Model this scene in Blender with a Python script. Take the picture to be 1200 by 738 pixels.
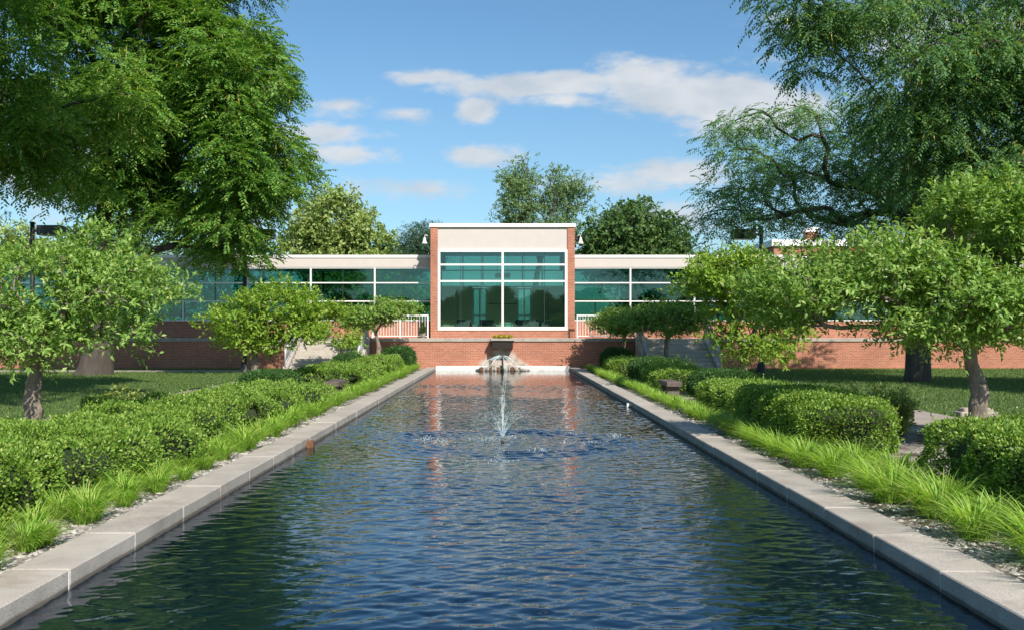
import bpy, math
import numpy as np
from mathutils import Vector

for o in list(bpy.data.objects):
    bpy.data.objects.remove(o)
SC = bpy.context.scene
COL = SC.collection
R = math.radians
PI = math.pi

# ------------------------------------------------------------------ camera
EYE = 1.79
cam_d = bpy.data.cameras.new('camera')
cam = bpy.data.objects.new('camera', cam_d)
COL.objects.link(cam)
cam.location = (0, 0, EYE)
cam.rotation_euler = (R(90), 0, 0)
cam_d.sensor_width = 36
cam_d.lens = 34.5
cam_d.shift_x = 11 / 1200
cam_d.shift_y = 18 / 1200
cam_d.clip_end = 3000
cam_d.clip_start = 0.05
SC.camera = cam

# ------------------------------------------------------------------ sky, sun, exposure
SUN_EL, SUN_AZ = 41.0, 155.0            # azimuth clockwise from +Y: behind the camera, to the right
world = bpy.data.worlds.new('World')
SC.world = world
world.use_nodes = True


def build_world():
    nt = world.node_tree
    nt.nodes.clear()
    N, L = nt.nodes.new, nt.links.new

    def math_(op, a, b=None, c=None, clamp=False):
        n = N('ShaderNodeMath'); n.operation = op; n.use_clamp = clamp
        for i, v in enumerate((a, b, c)):
            if v is None: continue
            if isinstance(v, (int, float)): n.inputs[i].default_value = v
            else: L(v, n.inputs[i])
        return n.outputs[0]
    out = N('ShaderNodeOutputWorld'); bg = N('ShaderNodeBackground')
    sky = N('ShaderNodeTexSky'); sky.sky_type = 'NISHITA'; sky.sun_disc = False
    sky.sun_elevation = R(SUN_EL); sky.sun_rotation = R(SUN_AZ)
    sky.altitude = 250; sky.air_density = 1.0; sky.dust_density = 0.6; sky.ozone_density = 2.2
    tc = N('ShaderNodeTexCoord'); sep = N('ShaderNodeSeparateXYZ')
    L(tc.outputs['Generated'], sep.inputs[0])
    x, y, z = sep.outputs
    ya = math_('MAXIMUM', math_('ABSOLUTE', y), 0.08)
    u = math_('DIVIDE', x, ya); v = math_('DIVIDE', z, ya)
    cmb = N('ShaderNodeCombineXYZ'); L(u, cmb.inputs[0]); L(math_('MULTIPLY', v, 2.2), cmb.inputs[1])
    n1 = N('ShaderNodeTexNoise'); n1.inputs['Scale'].default_value = 9; n1.inputs['Detail'].default_value = 8
    n1.inputs['Roughness'].default_value = 0.58
    L(cmb.outputs[0], n1.inputs['Vector'])
    n2 = N('ShaderNodeTexNoise'); n2.inputs['Scale'].default_value = 34; n2.inputs['Detail'].default_value = 7; n2.inputs['Roughness'].default_value = .62
    L(cmb.outputs[0], n2.inputs['Vector'])
    noise = math_('ADD', math_('MULTIPLY', math_('SUBTRACT', n1.outputs[0], 0.5), 1.9),
                  math_('MULTIPLY', math_('SUBTRACT', n2.outputs[0], 0.5), 0.9))
    # clouds by direction (tangent plane): centre, half size, strength
    cl = [(.205, .238, .085, .022, 1.00), (.150, .250, .060, .026, .85), (.04, .250, .11, .014, .80), (-.06, .257, .06, .009, .55),
          (.06, .236, .05, .010, .55), (-.025, .223, .022, .014, .95), (-.10, .220, .035, .010, .55), (-.165, .228, .04, .014, .50),
          (-.19, .202, .07, .011, .50), (-.155, .178, .05, .010, .42), (-.02, .176, .045, .012, .55), (.11, .150, .07, .014, .45),
          (.20, .160, .07, .016, .50), (-.08, .145, .09, .012, .34), (.26, .22, .07, .03, .8), (-.42, .16, .12, .04, .6),
          (.5, .3, .2, .05, .6), (-.5, .55, .3, .05, .5), (.2, .8, .3, .07, .4), (.19, .115, .06, .02, .4), (-.30, .12, .1, .02, .5)]
    tot = None
    for (cu, cv, ru, rv, s) in cl:
        du = math_('DIVIDE', math_('SUBTRACT', u, cu), ru * 1.35)
        dv = math_('DIVIDE', math_('SUBTRACT', v, cv), rv * 1.35)
        r2 = math_('ADD', math_('MULTIPLY', du, du), math_('MULTIPLY', dv, dv))
        m = math_('MULTIPLY', math_('MAXIMUM', math_('SUBTRACT', 1.0, math_('SQRT', r2)), -0.8), s * 1.5)
        tot = m if tot is None else math_('MAXIMUM', tot, m)
    dens = math_('ADD', tot, noise)
    mr = N('ShaderNodeMapRange'); mr.interpolation_type = 'SMOOTHSTEP'
    mr.inputs['From Min'].default_value = 0.06; mr.inputs['From Max'].default_value = 0.72
    L(dens, mr.inputs['Value'])
    front = math_('GREATER_THAN', v, 0.0)
    mask = math_('MULTIPLY', math_('MULTIPLY', mr.outputs[0], front), 0.93)
    # a lit and a shaded side of the cloud: offset noise
    sh = N('ShaderNodeMapRange'); sh.inputs['From Min'].default_value = 0.3; sh.inputs['From Max'].default_value = 0.75
    n3 = N('ShaderNodeTexNoise'); n3.inputs['Scale'].default_value = 14; n3.inputs['Detail'].default_value = 6
    mp = N('ShaderNodeMapping'); mp.inputs['Location'].default_value = (-.03, .05, 0)
    L(cmb.outputs[0], mp.inputs[0]); L(mp.outputs[0], n3.inputs['Vector']); L(n3.outputs[0], sh.inputs['Value'])
    ccol = N('ShaderNodeMix'); ccol.data_type = 'RGBA'
    L(sh.outputs[0], ccol.inputs['Factor'])
    ccol.inputs['A'].default_value = (4.6, 5.2, 5.9, 1); ccol.inputs['B'].default_value = (7.0, 7.1, 7.2, 1)
    hz = N('ShaderNodeMapRange'); hz.inputs['From Min'].default_value = 0.0; hz.inputs['From Max'].default_value = 0.30
    hz.inputs['To Min'].default_value = 0.30; hz.inputs['To Max'].default_value = 0.0
    L(v, hz.inputs['Value'])
    mx0 = N('ShaderNodeMix'); mx0.data_type = 'RGBA'
    tint = N('ShaderNodeMix'); tint.data_type = 'RGBA'; tint.blend_type = 'MULTIPLY'; tint.inputs['Factor'].default_value = 1
    L(sky.outputs[0], tint.inputs['A']); tint.inputs['B'].default_value = (.84, 1.12, 1.20, 1)
    L(hz.outputs[0], mx0.inputs['Factor']); L(tint.outputs['Result'], mx0.inputs['A']); mx0.inputs['B'].default_value = (3.6, 4.5, 5.3, 1)
    mx = N('ShaderNodeMix'); mx.data_type = 'RGBA'
    L(mask, mx.inputs['Factor']); L(mx0.outputs['Result'], mx.inputs['A']); L(ccol.outputs['Result'], mx.inputs['B'])
    L(mx.outputs['Result'], bg.inputs['Color'])
    bg.inputs['Strength'].default_value = 0.090
    L(bg.outputs[0], out.inputs[0])


build_world()
sun_d = bpy.data.lights.new('sun', 'SUN')
sun_d.energy = 4.9
sun_d.angle = R(0.5)
sun_d.color = (1.0, 0.92, 0.81)
sun = bpy.data.objects.new('sun', sun_d)
COL.objects.link(sun)
to_sun = Vector((math.sin(R(SUN_AZ)) * math.cos(R(SUN_EL)), math.cos(R(SUN_AZ)) * math.cos(R(SUN_EL)), math.sin(R(SUN_EL))))
sun.rotation_euler = to_sun.to_track_quat('Z', 'Y').to_euler()
sun.location = (20, -20, 40)
vs = SC.view_settings
vs.view_transform = 'Standard'
vs.look = 'None'
vs.exposure = 0.40
vs.gamma = 1
vs.use_curve_mapping = False
SC.cycles.max_bounces = 8
SC.cycles.transparent_max_bounces = 24
SC.cycles.use_denoising = True

# ------------------------------------------------------------------ helpers
F = 1150.0


def W(px, py, d):                       # a photo pixel at a distance -> world point
    return ((px - 589) / F * d, d, EYE - (py - 387) / F * d)


def tag(o, label=None, cat=None, group=None, kind=None):
    if label: o['label'] = label
    if cat: o['category'] = cat
    if group: o['group'] = group
    if kind: o['kind'] = kind
    return o


def thing(name, label, cat, loc=(0, 0, 0), group=None, rotz=0):
    o = bpy.data.objects.new(name, None)
    COL.objects.link(o)
    o.location = loc
    o.rotation_euler = (0, 0, rotz)
    o.empty_display_size = 0.2
    return tag(o, label, cat, group)


def np_mesh(name, V, Fc, mat, parent=None, smooth=False, link=True):
    V = np.asarray(V, dtype=np.float32).reshape(-1, 3)
    me = bpy.data.meshes.new(name)
    if isinstance(Fc, np.ndarray):
        k = Fc.shape[1]
        me.vertices.add(len(V)); me.vertices.foreach_set('co', V.ravel())
        me.loops.add(Fc.size); me.loops.foreach_set('vertex_index', Fc.astype(np.int32).ravel())
        me.polygons.add(len(Fc)); me.polygons.foreach_set('loop_start', np.arange(0, Fc.size, k, dtype=np.int32))
        me.update(calc_edges=True)
    else:
        me.from_pydata([tuple(map(float, v)) for v in V], [], Fc)
        me.update()
    if smooth:
        me.polygons.foreach_set('use_smooth', np.ones(len(me.polygons), dtype=bool))
    me.materials.append(mat)
    o = bpy.data.objects.new(name, me)
    if parent is not None: o.parent = parent
    if link: COL.objects.link(o)
    return o


class MB:
    """collects boxes, tubes and lathes of ONE part"""
    def __init__(s): s.v, s.f = [], []

    def poly(s, vs_, fs):
        b = len(s.v); s.v += [tuple(v) for v in vs_]; s.f += [tuple(i + b for i in f) for f in fs]; return s

    def box(s, x0, x1, y0, y1, z0, z1, ch=0.0):
        if x0 > x1: x0, x1 = x1, x0
        if y0 > y1: y0, y1 = y1, y0
        if z0 > z1: z0, z1 = z1, z0
        if ch <= 0:
            return s.poly([(x0, y0, z0), (x1, y0, z0), (x1, y1, z0), (x0, y1, z0), (x0, y0, z1), (x1, y0, z1), (x1, y1, z1), (x0, y1, z1)],
                          [(0, 3, 2, 1), (4, 5, 6, 7), (0, 1, 5, 4), (1, 2, 6, 5), (2, 3, 7, 6), (3, 0, 4, 7)])
        c = ch                                          # chamfered on the vertical and top edges
        def ring(i, z): return [(x0 + i, y0 + c + i * 0, z), (x0 + c, y0 + i, z), (x1 - c, y0 + i, z), (x1 - i, y0 + c, z),
                                (x1 - i, y1 - c, z), (x1 - c, y1 - i, z), (x0 + c, y1 - i, z), (x0 + i, y1 - c, z)]
        rs = ring(0, z0) + ring(0, z1 - c) + [(min(max(a, x0 + c), x1 - c), min(max(b, y0 + c), y1 - c), z1) for a, b, _ in ring(c, z1)]
        fs = [tuple(range(7, -1, -1)), tuple(range(16, 24))]
        for k in (0, 8):
            for i in range(8): fs.append((k + i, k + (i + 1) % 8, k + 8 + (i + 1) % 8, k + 8 + i))
        return s.poly(rs, fs)

    def tube(s, pts, r, n=8, cap=True):
        pts = [Vector(p) for p in pts]; rr = r if hasattr(r, '__len__') else [r] * len(pts)
        b = len(s.v); ref = None
        for i, p in enumerate(pts):
            t = (pts[min(i + 1, len(pts) - 1)] - pts[max(i - 1, 0)]).normalized()
            if ref is None: ref = Vector((1, 0, 0)) if abs(t.x) < .9 else Vector((0, 1, 0))
            a = (ref - t * ref.dot(t)).normalized(); c = t.cross(a); ref = a
            for k in range(n):
                q = p + (a * math.cos(2 * PI * k / n) + c * math.sin(2 * PI * k / n)) * rr[i]
                s.v.append(tuple(q))
        for i in range(len(pts) - 1):
            for k in range(n):
                s.f.append((b + i * n + k, b + i * n + (k + 1) % n, b + (i + 1) * n + (k + 1) % n, b + (i + 1) * n + k))
        if cap:
            s.f.append(tuple(b + k for k in range(n - 1, -1, -1)))
            s.f.append(tuple(b + (len(pts) - 1) * n + k for k in range(n)))
        return s

    def lathe(s, c, prof, n=20):
        return s.tube([(c[0], c[1], c[2] + z) for _, z in prof], [max(r, .001) for r, _ in prof], n)

    def build(s, name, mat, parent=None, smooth=False, bevel=0.0):
        o = np_mesh(name, s.v, s.f, mat, parent, smooth)
        if bevel > 0:
            m = o.modifiers.new('bevel', 'BEVEL'); m.width = bevel; m.segments = 2; m.limit_method = 'ANGLE'; m.angle_limit = R(50)
        return o


# ------------------------------------------------------------------ materials
def mat_new(name):
    m = bpy.data.materials.new(name); m.use_nodes = True
    nt = m.node_tree; nt.nodes.clear()
    out = nt.nodes.new('ShaderNodeOutputMaterial'); p = nt.nodes.new('ShaderNodeBsdfPrincipled')
    nt.links.new(p.outputs[0], out.inputs[0])
    return m, nt, p, out


def noise_node(nt, scale, detail=4, rough=.55, vec=None):
    n = nt.nodes.new('ShaderNodeTexNoise'); n.inputs['Scale'].default_value = scale
    n.inputs['Detail'].default_value = detail; n.inputs['Roughness'].default_value = rough
    if vec is not None: nt.links.new(vec, n.inputs['Vector'])
    return n.outputs[0]


def ramp_node(nt, fac, stops):
    r = nt.nodes.new('ShaderNodeValToRGB')
    while len(r.color_ramp.elements) < len(stops): r.color_ramp.elements.new(.5)
    for e, (p, c) in zip(r.color_ramp.elements, stops):
        e.position = p; e.color = (*c, 1)
    nt.links.new(fac, r.inputs[0])
    return r.outputs[0]


def mix_col(nt, fac, a, b, mode='MIX'):
    m = nt.nodes.new('ShaderNodeMix'); m.data_type = 'RGBA'; m.blend_type = mode
    for sock, v in (('Factor', fac), ('A', a), ('B', b)):
        if isinstance(v, (int, float)): m.inputs[sock].default_value = v
        elif isinstance(v, tuple): m.inputs[sock].default_value = (*v, 1)
        else: nt.links.new(v, m.inputs[sock])
    return m.outputs['Result']


def mth(nt, op, a, b=0.0, clamp=False):
    n = nt.nodes.new('ShaderNodeMath'); n.operation = op; n.use_clamp = clamp
    for i, v in enumerate((a, b)):
        if isinstance(v, (int, float)): n.inputs[i].default_value = v
        else: nt.links.new(v, n.inputs[i])
    return n.outputs[0]


def bump(nt, p, h, strength=.3, dist=.02):
    b = nt.nodes.new('ShaderNodeBump'); b.inputs['Strength'].default_value = strength; b.inputs['Distance'].default_value = dist
    nt.links.new(h, b.inputs['Height']); nt.links.new(b.outputs[0], p.inputs['Normal'])


def pos(nt):
    return nt.nodes.new('ShaderNodeNewGeometry').outputs['Position']


def simple(name, col, rough=.6, metal=0.0, var=.12, scale=6, bs=.0):
    m, nt, p, _ = mat_new(name)
    n = noise_node(nt, scale, 5, vec=pos(nt))
    a = tuple(c * (1 - var) for c in col); b = tuple(min(1, c * (1 + var)) for c in col)
    nt.links.new(ramp_node(nt, n, [(.3, a), (.7, b)]), p.inputs['Base Color'])
    p.inputs['Roughness'].default_value = rough; p.inputs['Metallic'].default_value = metal
    if bs: bump(nt, p, noise_node(nt, scale * 12, 4, vec=pos(nt)), bs, .01)
    return m


def foliage(name, cols, transl=.32, rough=.5, patch=.35, patch_scale=.8, gain=1.9):
    cols = [(min(.6, c[0] * gain * 1.04), min(.6, c[1] * gain * 1.0), min(.6, c[2] * gain * 1.15)) for c in cols]; transl += .08
    m, nt, p, out = mat_new(name)
    g = nt.nodes.new('ShaderNodeNewGeometry')
    nz = noise_node(nt, patch_scale, 2, vec=g.outputs['Position'])
    f = mth(nt, 'ADD', mth(nt, 'MULTIPLY', g.outputs['Random Per Island'], 1 - patch), mth(nt, 'MULTIPLY', nz, patch), True)
    c = ramp_node(nt, f, [(i / (len(cols) - 1) * .8 + .1, q) for i, q in enumerate(cols)])
    nt.links.new(c, p.inputs['Base Color'])
    p.inputs['Roughness'].default_value = rough
    p.inputs['Specular IOR Level'].default_value = .35
    t = nt.nodes.new('ShaderNodeBsdfTranslucent')
    nt.links.new(mix_col(nt, 1.0, c, (1.15, 1.1, .45), 'MULTIPLY'), t.inputs['Color'])
    ms = nt.nodes.new('ShaderNodeMixShader'); ms.inputs[0].default_value = transl
    nt.links.new(p.outputs[0], ms.inputs[1]); nt.links.new(t.outputs[0], ms.inputs[2]); nt.links.new(ms.outputs[0], out.inputs[0])
    return m


def bark(name, ca, cb, scale=9):
    m, nt, p, _ = mat_new(name)
    mp = nt.nodes.new('ShaderNodeMapping'); mp.inputs['Scale'].default_value = (1, 1, .28)
    nt.links.new(pos(nt), mp.inputs[0])
    n = noise_node(nt, scale, 7, .65, mp.outputs[0])
    n2 = noise_node(nt, scale * .25, 3, .5, pos(nt))
    c = mix_col(nt, n2, ramp_node(nt, n, [(.32, ca), (.68, cb)]), tuple((a + b) * .33 for a, b in zip(ca, cb)))
    nt.links.new(c, p.inputs['Base Color']); p.inputs['Roughness'].default_value = .9
    bump(nt, p, n, .9, .05)
    return m


def brick(name, stain=False, base=((.47, .165, .09), (.37, .12, .066))):
    m, nt, p, _ = mat_new(name)
    g = nt.nodes.new('ShaderNodeNewGeometry')
    sp = nt.nodes.new('ShaderNodeSeparateXYZ'); nt.links.new(g.outputs['Position'], sp.inputs[0])
    sn = nt.nodes.new('ShaderNodeSeparateXYZ'); nt.links.new(g.outputs['Normal'], sn.inputs[0])
    side = mth(nt, 'GREATER_THAN', mth(nt, 'ABSOLUTE', sn.outputs[0]), .7)
    u = mth(nt, 'ADD', mth(nt, 'MULTIPLY', sp.outputs[0], mth(nt, 'SUBTRACT', 1.0, side)), mth(nt, 'MULTIPLY', sp.outputs[1], side))
    cb = nt.nodes.new('ShaderNodeCombineXYZ'); nt.links.new(u, cb.inputs[0]); nt.links.new(sp.outputs[2], cb.inputs[1])
    b = nt.nodes.new('ShaderNodeTexBrick')
    b.inputs['Scale'].default_value = 1; b.inputs['Brick Width'].default_value = .215; b.inputs['Row Height'].default_value = .075
    b.inputs['Mortar Size'].default_value = .0075; b.inputs['Bias'].default_value = -.1
    b.inputs['Color1'].default_value = (*base[0], 1); b.inputs['Color2'].default_value = (*base[1], 1)
    b.inputs['Mortar'].default_value = (.42, .33, .27, 1)
    nt.links.new(cb.outputs[0], b.inputs['Vector'])
    big = noise_node(nt, .7, 4, vec=g.outputs['Position'])
    c = mix_col(nt, 1.0, b.outputs['Color'], ramp_node(nt, big, [(.3, (.78, .76, .75)), (.7, (1.1, 1.08, 1.06))]), 'MULTIPLY')
    fine = noise_node(nt, 14, 3, vec=g.outputs['Position'])
    c = mix_col(nt, 1.0, c, ramp_node(nt, fine, [(.3, (.85, .85, .85)), (.7, (1.12, 1.12, 1.12))]), 'MULTIPLY')
    if stain:                                            # lime run-off fanning out under the spout box
        ax = mth(nt, 'ABSOLUTE', mth(nt, 'SUBTRACT', sp.outputs[0], 0.0))
        half = mth(nt, 'ADD', mth(nt, 'MULTIPLY', mth(nt, 'SUBTRACT', 1.0, sp.outputs[2]), 1.35), .25)
        e = mth(nt, 'SUBTRACT', half, ax)
        e = mth(nt, 'ADD', e, mth(nt, 'MULTIPLY', mth(nt, 'SUBTRACT', noise_node(nt, 5, 5, vec=g.outputs['Position']), .5), .7))
        mr = nt.nodes.new('ShaderNodeMapRange'); mr.interpolation_type = 'SMOOTHSTEP'
        mr.inputs['From Min'].default_value = -.05; mr.inputs['From Max'].default_value = .3; nt.links.new(e, mr.inputs['Value'])
        s2 = noise_node(nt, 3.2, 6, vec=g.outputs['Position'])
        c = mix_col(nt, mth(nt, 'MULTIPLY', mr.outputs[0], .8), c, ramp_node(nt, s2, [(.35, (.24, .23, .20)), (.6, (.52, .47, .41))]))
    nt.links.new(c, p.inputs['Base Color']); p.inputs['Roughness'].default_value = .85
    bump(nt, p, b.outputs['Fac'], -.4, .008)
    return m


def concrete(name, col, scale=3, speck=120, var=.16, island=.0, waterline=False):
    m, nt, p, _ = mat_new(name)
    g = nt.nodes.new('ShaderNodeNewGeometry')
    n = noise_node(nt, scale, 6, .6, g.outputs['Position'])
    s = noise_node(nt, speck, 2, .5, g.outputs['Position'])
    a = tuple(c * (1 - var) for c in col); b = tuple(c * (1 + var) for c in col)
    c = ramp_node(nt, n, [(.3, a), (.7, b)])
    c = mix_col(nt, 1.0, c, ramp_node(nt, s, [(.35, (.72, .72, .72)), (.65, (1.2, 1.2, 1.2))]), 'MULTIPLY')
    if island:
        c = mix_col(nt, 1.0, c, ramp_node(nt, g.outputs['Random Per Island'], [(0, (1 - island,) * 3), (1, (1 + island,) * 3)]), 'MULTIPLY')
    if waterline:
        sp = nt.nodes.new('ShaderNodeSeparateXYZ'); nt.links.new(g.outputs['Position'], sp.inputs[0])
        h = mth(nt, 'ADD', sp.outputs[2], mth(nt, 'MULTIPLY', n, .03))
        mr = nt.nodes.new('ShaderNodeMapRange'); mr.inputs['From Min'].default_value = .035; mr.inputs['From Max'].default_value = .055
        mr.inputs['To Min'].default_value = .8; mr.inputs['To Max'].default_value = 0
        nt.links.new(h, mr.inputs['Value'])
        c = mix_col(nt, mr.outputs[0], c, (.075, .06, .04))
        st = noise_node(nt, 1.3, 5, .7, g.outputs['Position'])
        c = mix_col(nt, mth(nt, 'MULTIPLY', ramp_node(nt, st, [(.52, (0, 0, 0)), (.72, (1, 1, 1))]), .6), c, (.22, .17, .125))
    nt.links.new(c, p.inputs['Base Color']); p.inputs['Roughness'].default_value = .85
    bump(nt, p, s, .25, .004)
    return m


def water_mat():
    m, nt, p, _ = mat_new('pool_water')
    p.inputs['Base Color'].default_value = (.0006, .007, .018, 1)
    p.inputs['Roughness'].default_value = .03
    p.inputs['IOR'].default_value = 1.70; p.inputs['Specular Tint'].default_value = (.30, .72, 1, 1)
    mp = nt.nodes.new('ShaderNodeMapping'); mp.inputs['Scale'].default_value = (1, 1.3, 1)
    nt.links.new(pos(nt), mp.inputs[0])
    n = noise_node(nt, 22, 2, .5, mp.outputs[0])
    bump(nt, p, n, .08, .008)
    return m


def glass_mat(name, tint, refl=.16, k=.9):
    m, nt, p, out = mat_new(name)
    nt.nodes.remove(p)
    tr = nt.nodes.new('ShaderNodeBsdfTransparent'); tr.inputs[0].default_value = (*tint, 1)
    gl = nt.nodes.new('ShaderNodeBsdfGlossy'); gl.inputs['Roughness'].default_value = .0
    gl.inputs['Color'].default_value = (.60, .84, .88, 1)
    fr = nt.nodes.new('ShaderNodeLayerWeight'); fr.inputs[0].default_value = .25
    f = mth(nt, 'ADD', mth(nt, 'MULTIPLY', fr.outputs['Fresnel'], k), refl, True)
    b = nt.nodes.new('ShaderNodeBump'); b.inputs['Strength'].default_value = .05; b.inputs['Distance'].default_value = .02
    nt.links.new(noise_node(nt, .8, 2, vec=pos(nt)), b.inputs['Height']); nt.links.new(b.outputs[0], gl.inputs['Normal'])
    ms = nt.nodes.new('ShaderNodeMixShader')
    nt.links.new(f, ms.inputs[0]); nt.links.new(tr.outputs[0], ms.inputs[1]); nt.links.new(gl.outputs[0], ms.inputs[2])
    nt.links.new(ms.outputs[0], out.inputs[0])
    return m


def ground_mat():
    m, nt, p, _ = mat_new('lawn')
    P = pos(nt)
    a = noise_node(nt, .35, 5, .6, P); b = noise_node(nt, 9, 5, .7, P)
    c = ramp_node(nt, a, [(.3, (.055, .105, .022)), (.55, (.085, .14, .032)), (.75, (.12, .165, .045))])
    c = mix_col(nt, 1.0, c, ramp_node(nt, b, [(.3, (.6, .6, .6)), (.7, (1.3, 1.3, 1.3))]), 'MULTIPLY')
    nt.links.new(c, p.inputs['Base Color']); p.inputs['Roughness'].default_value = .95
    bump(nt, p, noise_node(nt, 40, 4, .7, P), .8, .05)
    return m


def gravel_mat():
    m, nt, p, _ = mat_new('bed_gravel')
    P = pos(nt)
    v = nt.nodes.new('ShaderNodeTexVoronoi'); v.inputs['Scale'].default_value = 24; nt.links.new(P, v.inputs['Vector'])
    sp = nt.nodes.new('ShaderNodeSeparateColor'); nt.links.new(v.outputs['Color'], sp.inputs[0])
    c = ramp_node(nt, sp.outputs[0], [(0, (.13, .105, .085)), (.4, (.28, .25, .22)), (.75, (.40, .37, .33)), (1, (.55, .53, .5))])
    c = mix_col(nt, ramp_node(nt, noise_node(nt, 1.1, 4, vec=P), [(.45, (0, 0, 0)), (.62, (1, 1, 1))]), c, (.075, .05, .034))
    nt.links.new(c, p.inputs['Base Color']); p.inputs['Roughness'].default_value = .9
    bump(nt, p, v.outputs['Distance'], -.9, .03)
    return m


M = {
    'brick': brick('brick'), 'brick_stain': brick('stained_brick', True),
    'kerb': concrete('kerb_concrete', (.41, .37, .325), 2.2, 130, .15, .07, True),
    'mortar': simple('joint_mortar', (.72, .70, .66), .8),
    'coping': concrete('coping_concrete', (.40, .36, .315), 2.5, 60, .2),
    'step': concrete('step_concrete', (.44, .40, .355), 2.5, 60, .12),
    'path': concrete('path_concrete', (.34, .29, .25), 1.5, 60, .15),
    'white': simple('white_painted_metal', (.80, .79, .77), .4, var=.04),
    'panel': simple('beige_panel', (.56, .515, .48), .6, var=.03, scale=2),
    'whitecap': simple('white_roof_edge', (.86, .85, .83), .5, var=.03),
    'grey_metal': simple('galvanised_metal', (.55, .57, .60), .4, .35, .06),
    'dark': simple('dark_bronze_paint', (.018, .017, .016), .5),
    'joint': simple('dark_joint', (.02, .03, .03), .5),
    'bronze': simple('dark_bronze_planter', (.035, .024, .018), .45, .3, .3, 9),
    'bench': simple('brown_stone', (.115, .085, .075), .7, var=.25, scale=14, bs=.3),
    'stone': simple('pale_stone', (.36, .31, .26), .8, var=.2, scale=10, bs=.4),
    'rust': simple('rusty_iron', (.17, .085, .04), .8, .2, .4, 25),
    'verdigris': simple('old_bronze_pipe', (.05, .06, .045), .6, .3, .3, 20),
    'rubble': simple('lime_crusted_stone', (.36, .345, .31), .9, var=.4, scale=8, bs=.6),
    'pebble': None,
    'tan': simple('tan_wall', (.74, .62, .40), .7, var=.06, scale=2),
    'ceiling': simple('white_ceiling', (.85, .85, .83), .7, var=.03),
    'floor': simple('interior_floor', (.50, .46, .40), .4, var=.1),
    'chair': simple('black_upholstery', (.012, .014, .017), .6),
    'green_plastic': simple('pale_green_plastic', (.35, .62, .45), .5),
    'terrace': concrete('terrace_paving', (.40, .37, .33), 1.5, 50, .12),
    'glass': glass_mat('teal_glass', (.62, .79, .76), .07, .55),
    'wing_glass': glass_mat('dark_teal_glass', (.46, .68, .64), .07, .5),
    'water': water_mat(), 'lawn': ground_mat(), 'gravel': gravel_mat(),
    'bark_dark': bark('locust_bark', (.040, .033, .028), (.14, .115, .095), 6),
    'bark_pale': bark('crab_apple_bark', (.11, .085, .065), (.44, .37, .30), 17),
    'bark_mid': bark('far_bark', (.05, .042, .035), (.14, .12, .10), 6),
    'locust': foliage('locust_leaves', [(.020, .062, .012), (.045, .115, .018), (.085, .165, .028), (.14, .20, .04)], .34, gain=2.3),
    'locust_b': foliage('bluish_locust_leaves', [(.028, .075, .032), (.048, .120, .046), (.080, .16, .045), (.14, .20, .05)], .36, gain=2.0),  # the overhanging locust's own leaf colour, with more blue in it
    'locust_a': foliage('airy_locust_leaves', [(.030, .078, .034), (.052, .122, .050), (.080, .165, .065), (.13, .205, .08)], .38, gain=2.3),
    'locust_near': foliage('near_locust_leaves', [(.026, .072, .012), (.052, .125, .018), (.095, .175, .026), (.16, .21, .04)], .36, gain=2.3),
    'pod': simple('yellow_seed_pods', (.42, .36, .09), .6, var=.3),
    'crab': foliage('crab_apple_leaves', [(.045, .105, .016), (.085, .165, .028), (.145, .235, .045), (.23, .29, .10)], .34, gain=2.1),
    'crab_y': foliage('bright_crab_apple_leaves', [(.060, .125, .014), (.105, .195, .022), (.165, .26, .032), (.25, .31, .06)], .36),
    'hedge': foliage('boxwood_leaves', [(.040, .096, .012), (.084, .165, .020), (.138, .226, .030), (.21, .275, .06)], .28, .42, .25, 2.0),
    'hedge_dark': foliage('yew_and_shade_leaves', [(.014, .045, .010), (.028, .075, .015), (.05, .11, .02)], .25, .45),  # yew green, reused to put shade into the leaves of some bushes
    'core': simple('shade_core', (.018, .030, .008), .9, var=.4, scale=20),  # dark filler for the added light-blocking core of each clipped bush
    'blade': foliage('grass_blades', gain=1.95, cols=[(.070, .16, .016), (.12, .235, .026), (.17, .29, .040), (.20, .30, .05), (.25, .26, .09)], transl=.38, rough=.45),
    'turf': foliage('turf_blades', gain=1.5, cols=[(.050, .105, .018), (.085, .145, .03), (.13, .18, .05)], transl=.3, rough=.6),
    'shrub': foliage('loose_shrub_leaves', [(.07, .12, .02), (.15, .20, .04), (.26, .28, .08)], .3),
    'linden': foliage('linden_leaves', [(.075, .125, .025), (.13, .185, .045), (.22, .25, .09)], .25, gain=2.2),
    'maple': foliage('maple_leaves', [(.025, .060, .016), (.05, .10, .024), (.085, .14, .035)], .25),
    'poplar': foliage('airy_tree_leaves', [(.055, .100, .035), (.090, .150, .055), (.14, .20, .085)], .35, gain=2.2),
    'pine': foliage('pine_needles', [(.020, .050, .026), (.035, .080, .038), (.06, .10, .05)], .15),
    'yellow_flower': foliage('yellow_flowers', [(.15, .14, .01), (.25, .21, .02), (.13, .16, .03)], .2),
}


def pebble_mat():
    m, nt, p, _ = mat_new('pebbles')
    g = nt.nodes.new('ShaderNodeNewGeometry')
    c = ramp_node(nt, g.outputs['Random Per Island'], [(0, (.12, .10, .085)), (.35, (.27, .25, .225)), (.7, (.40, .375, .345)), (1, (.58, .56, .53))])
    nt.links.new(c, p.inputs['Base Color']); p.inputs['Roughness'].default_value = .8
    return m


M['pebble'] = pebble_mat()


def spray_mat():
    m, nt, p, out = mat_new('water_spray')
    p.inputs['Base Color'].default_value = (.80, .93, .95, 1); p.inputs['Roughness'].default_value = .15
    tr = nt.nodes.new('ShaderNodeBsdfTransparent')
    ms = nt.nodes.new('ShaderNodeMixShader'); ms.inputs[0].default_value = .55
    nt.links.new(tr.outputs[0], ms.inputs[1]); nt.links.new(p.outputs[0], ms.inputs[2]); nt.links.new(ms.outputs[0], out.inputs[0])
    return m


M['spray'] = spray_mat()

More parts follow.
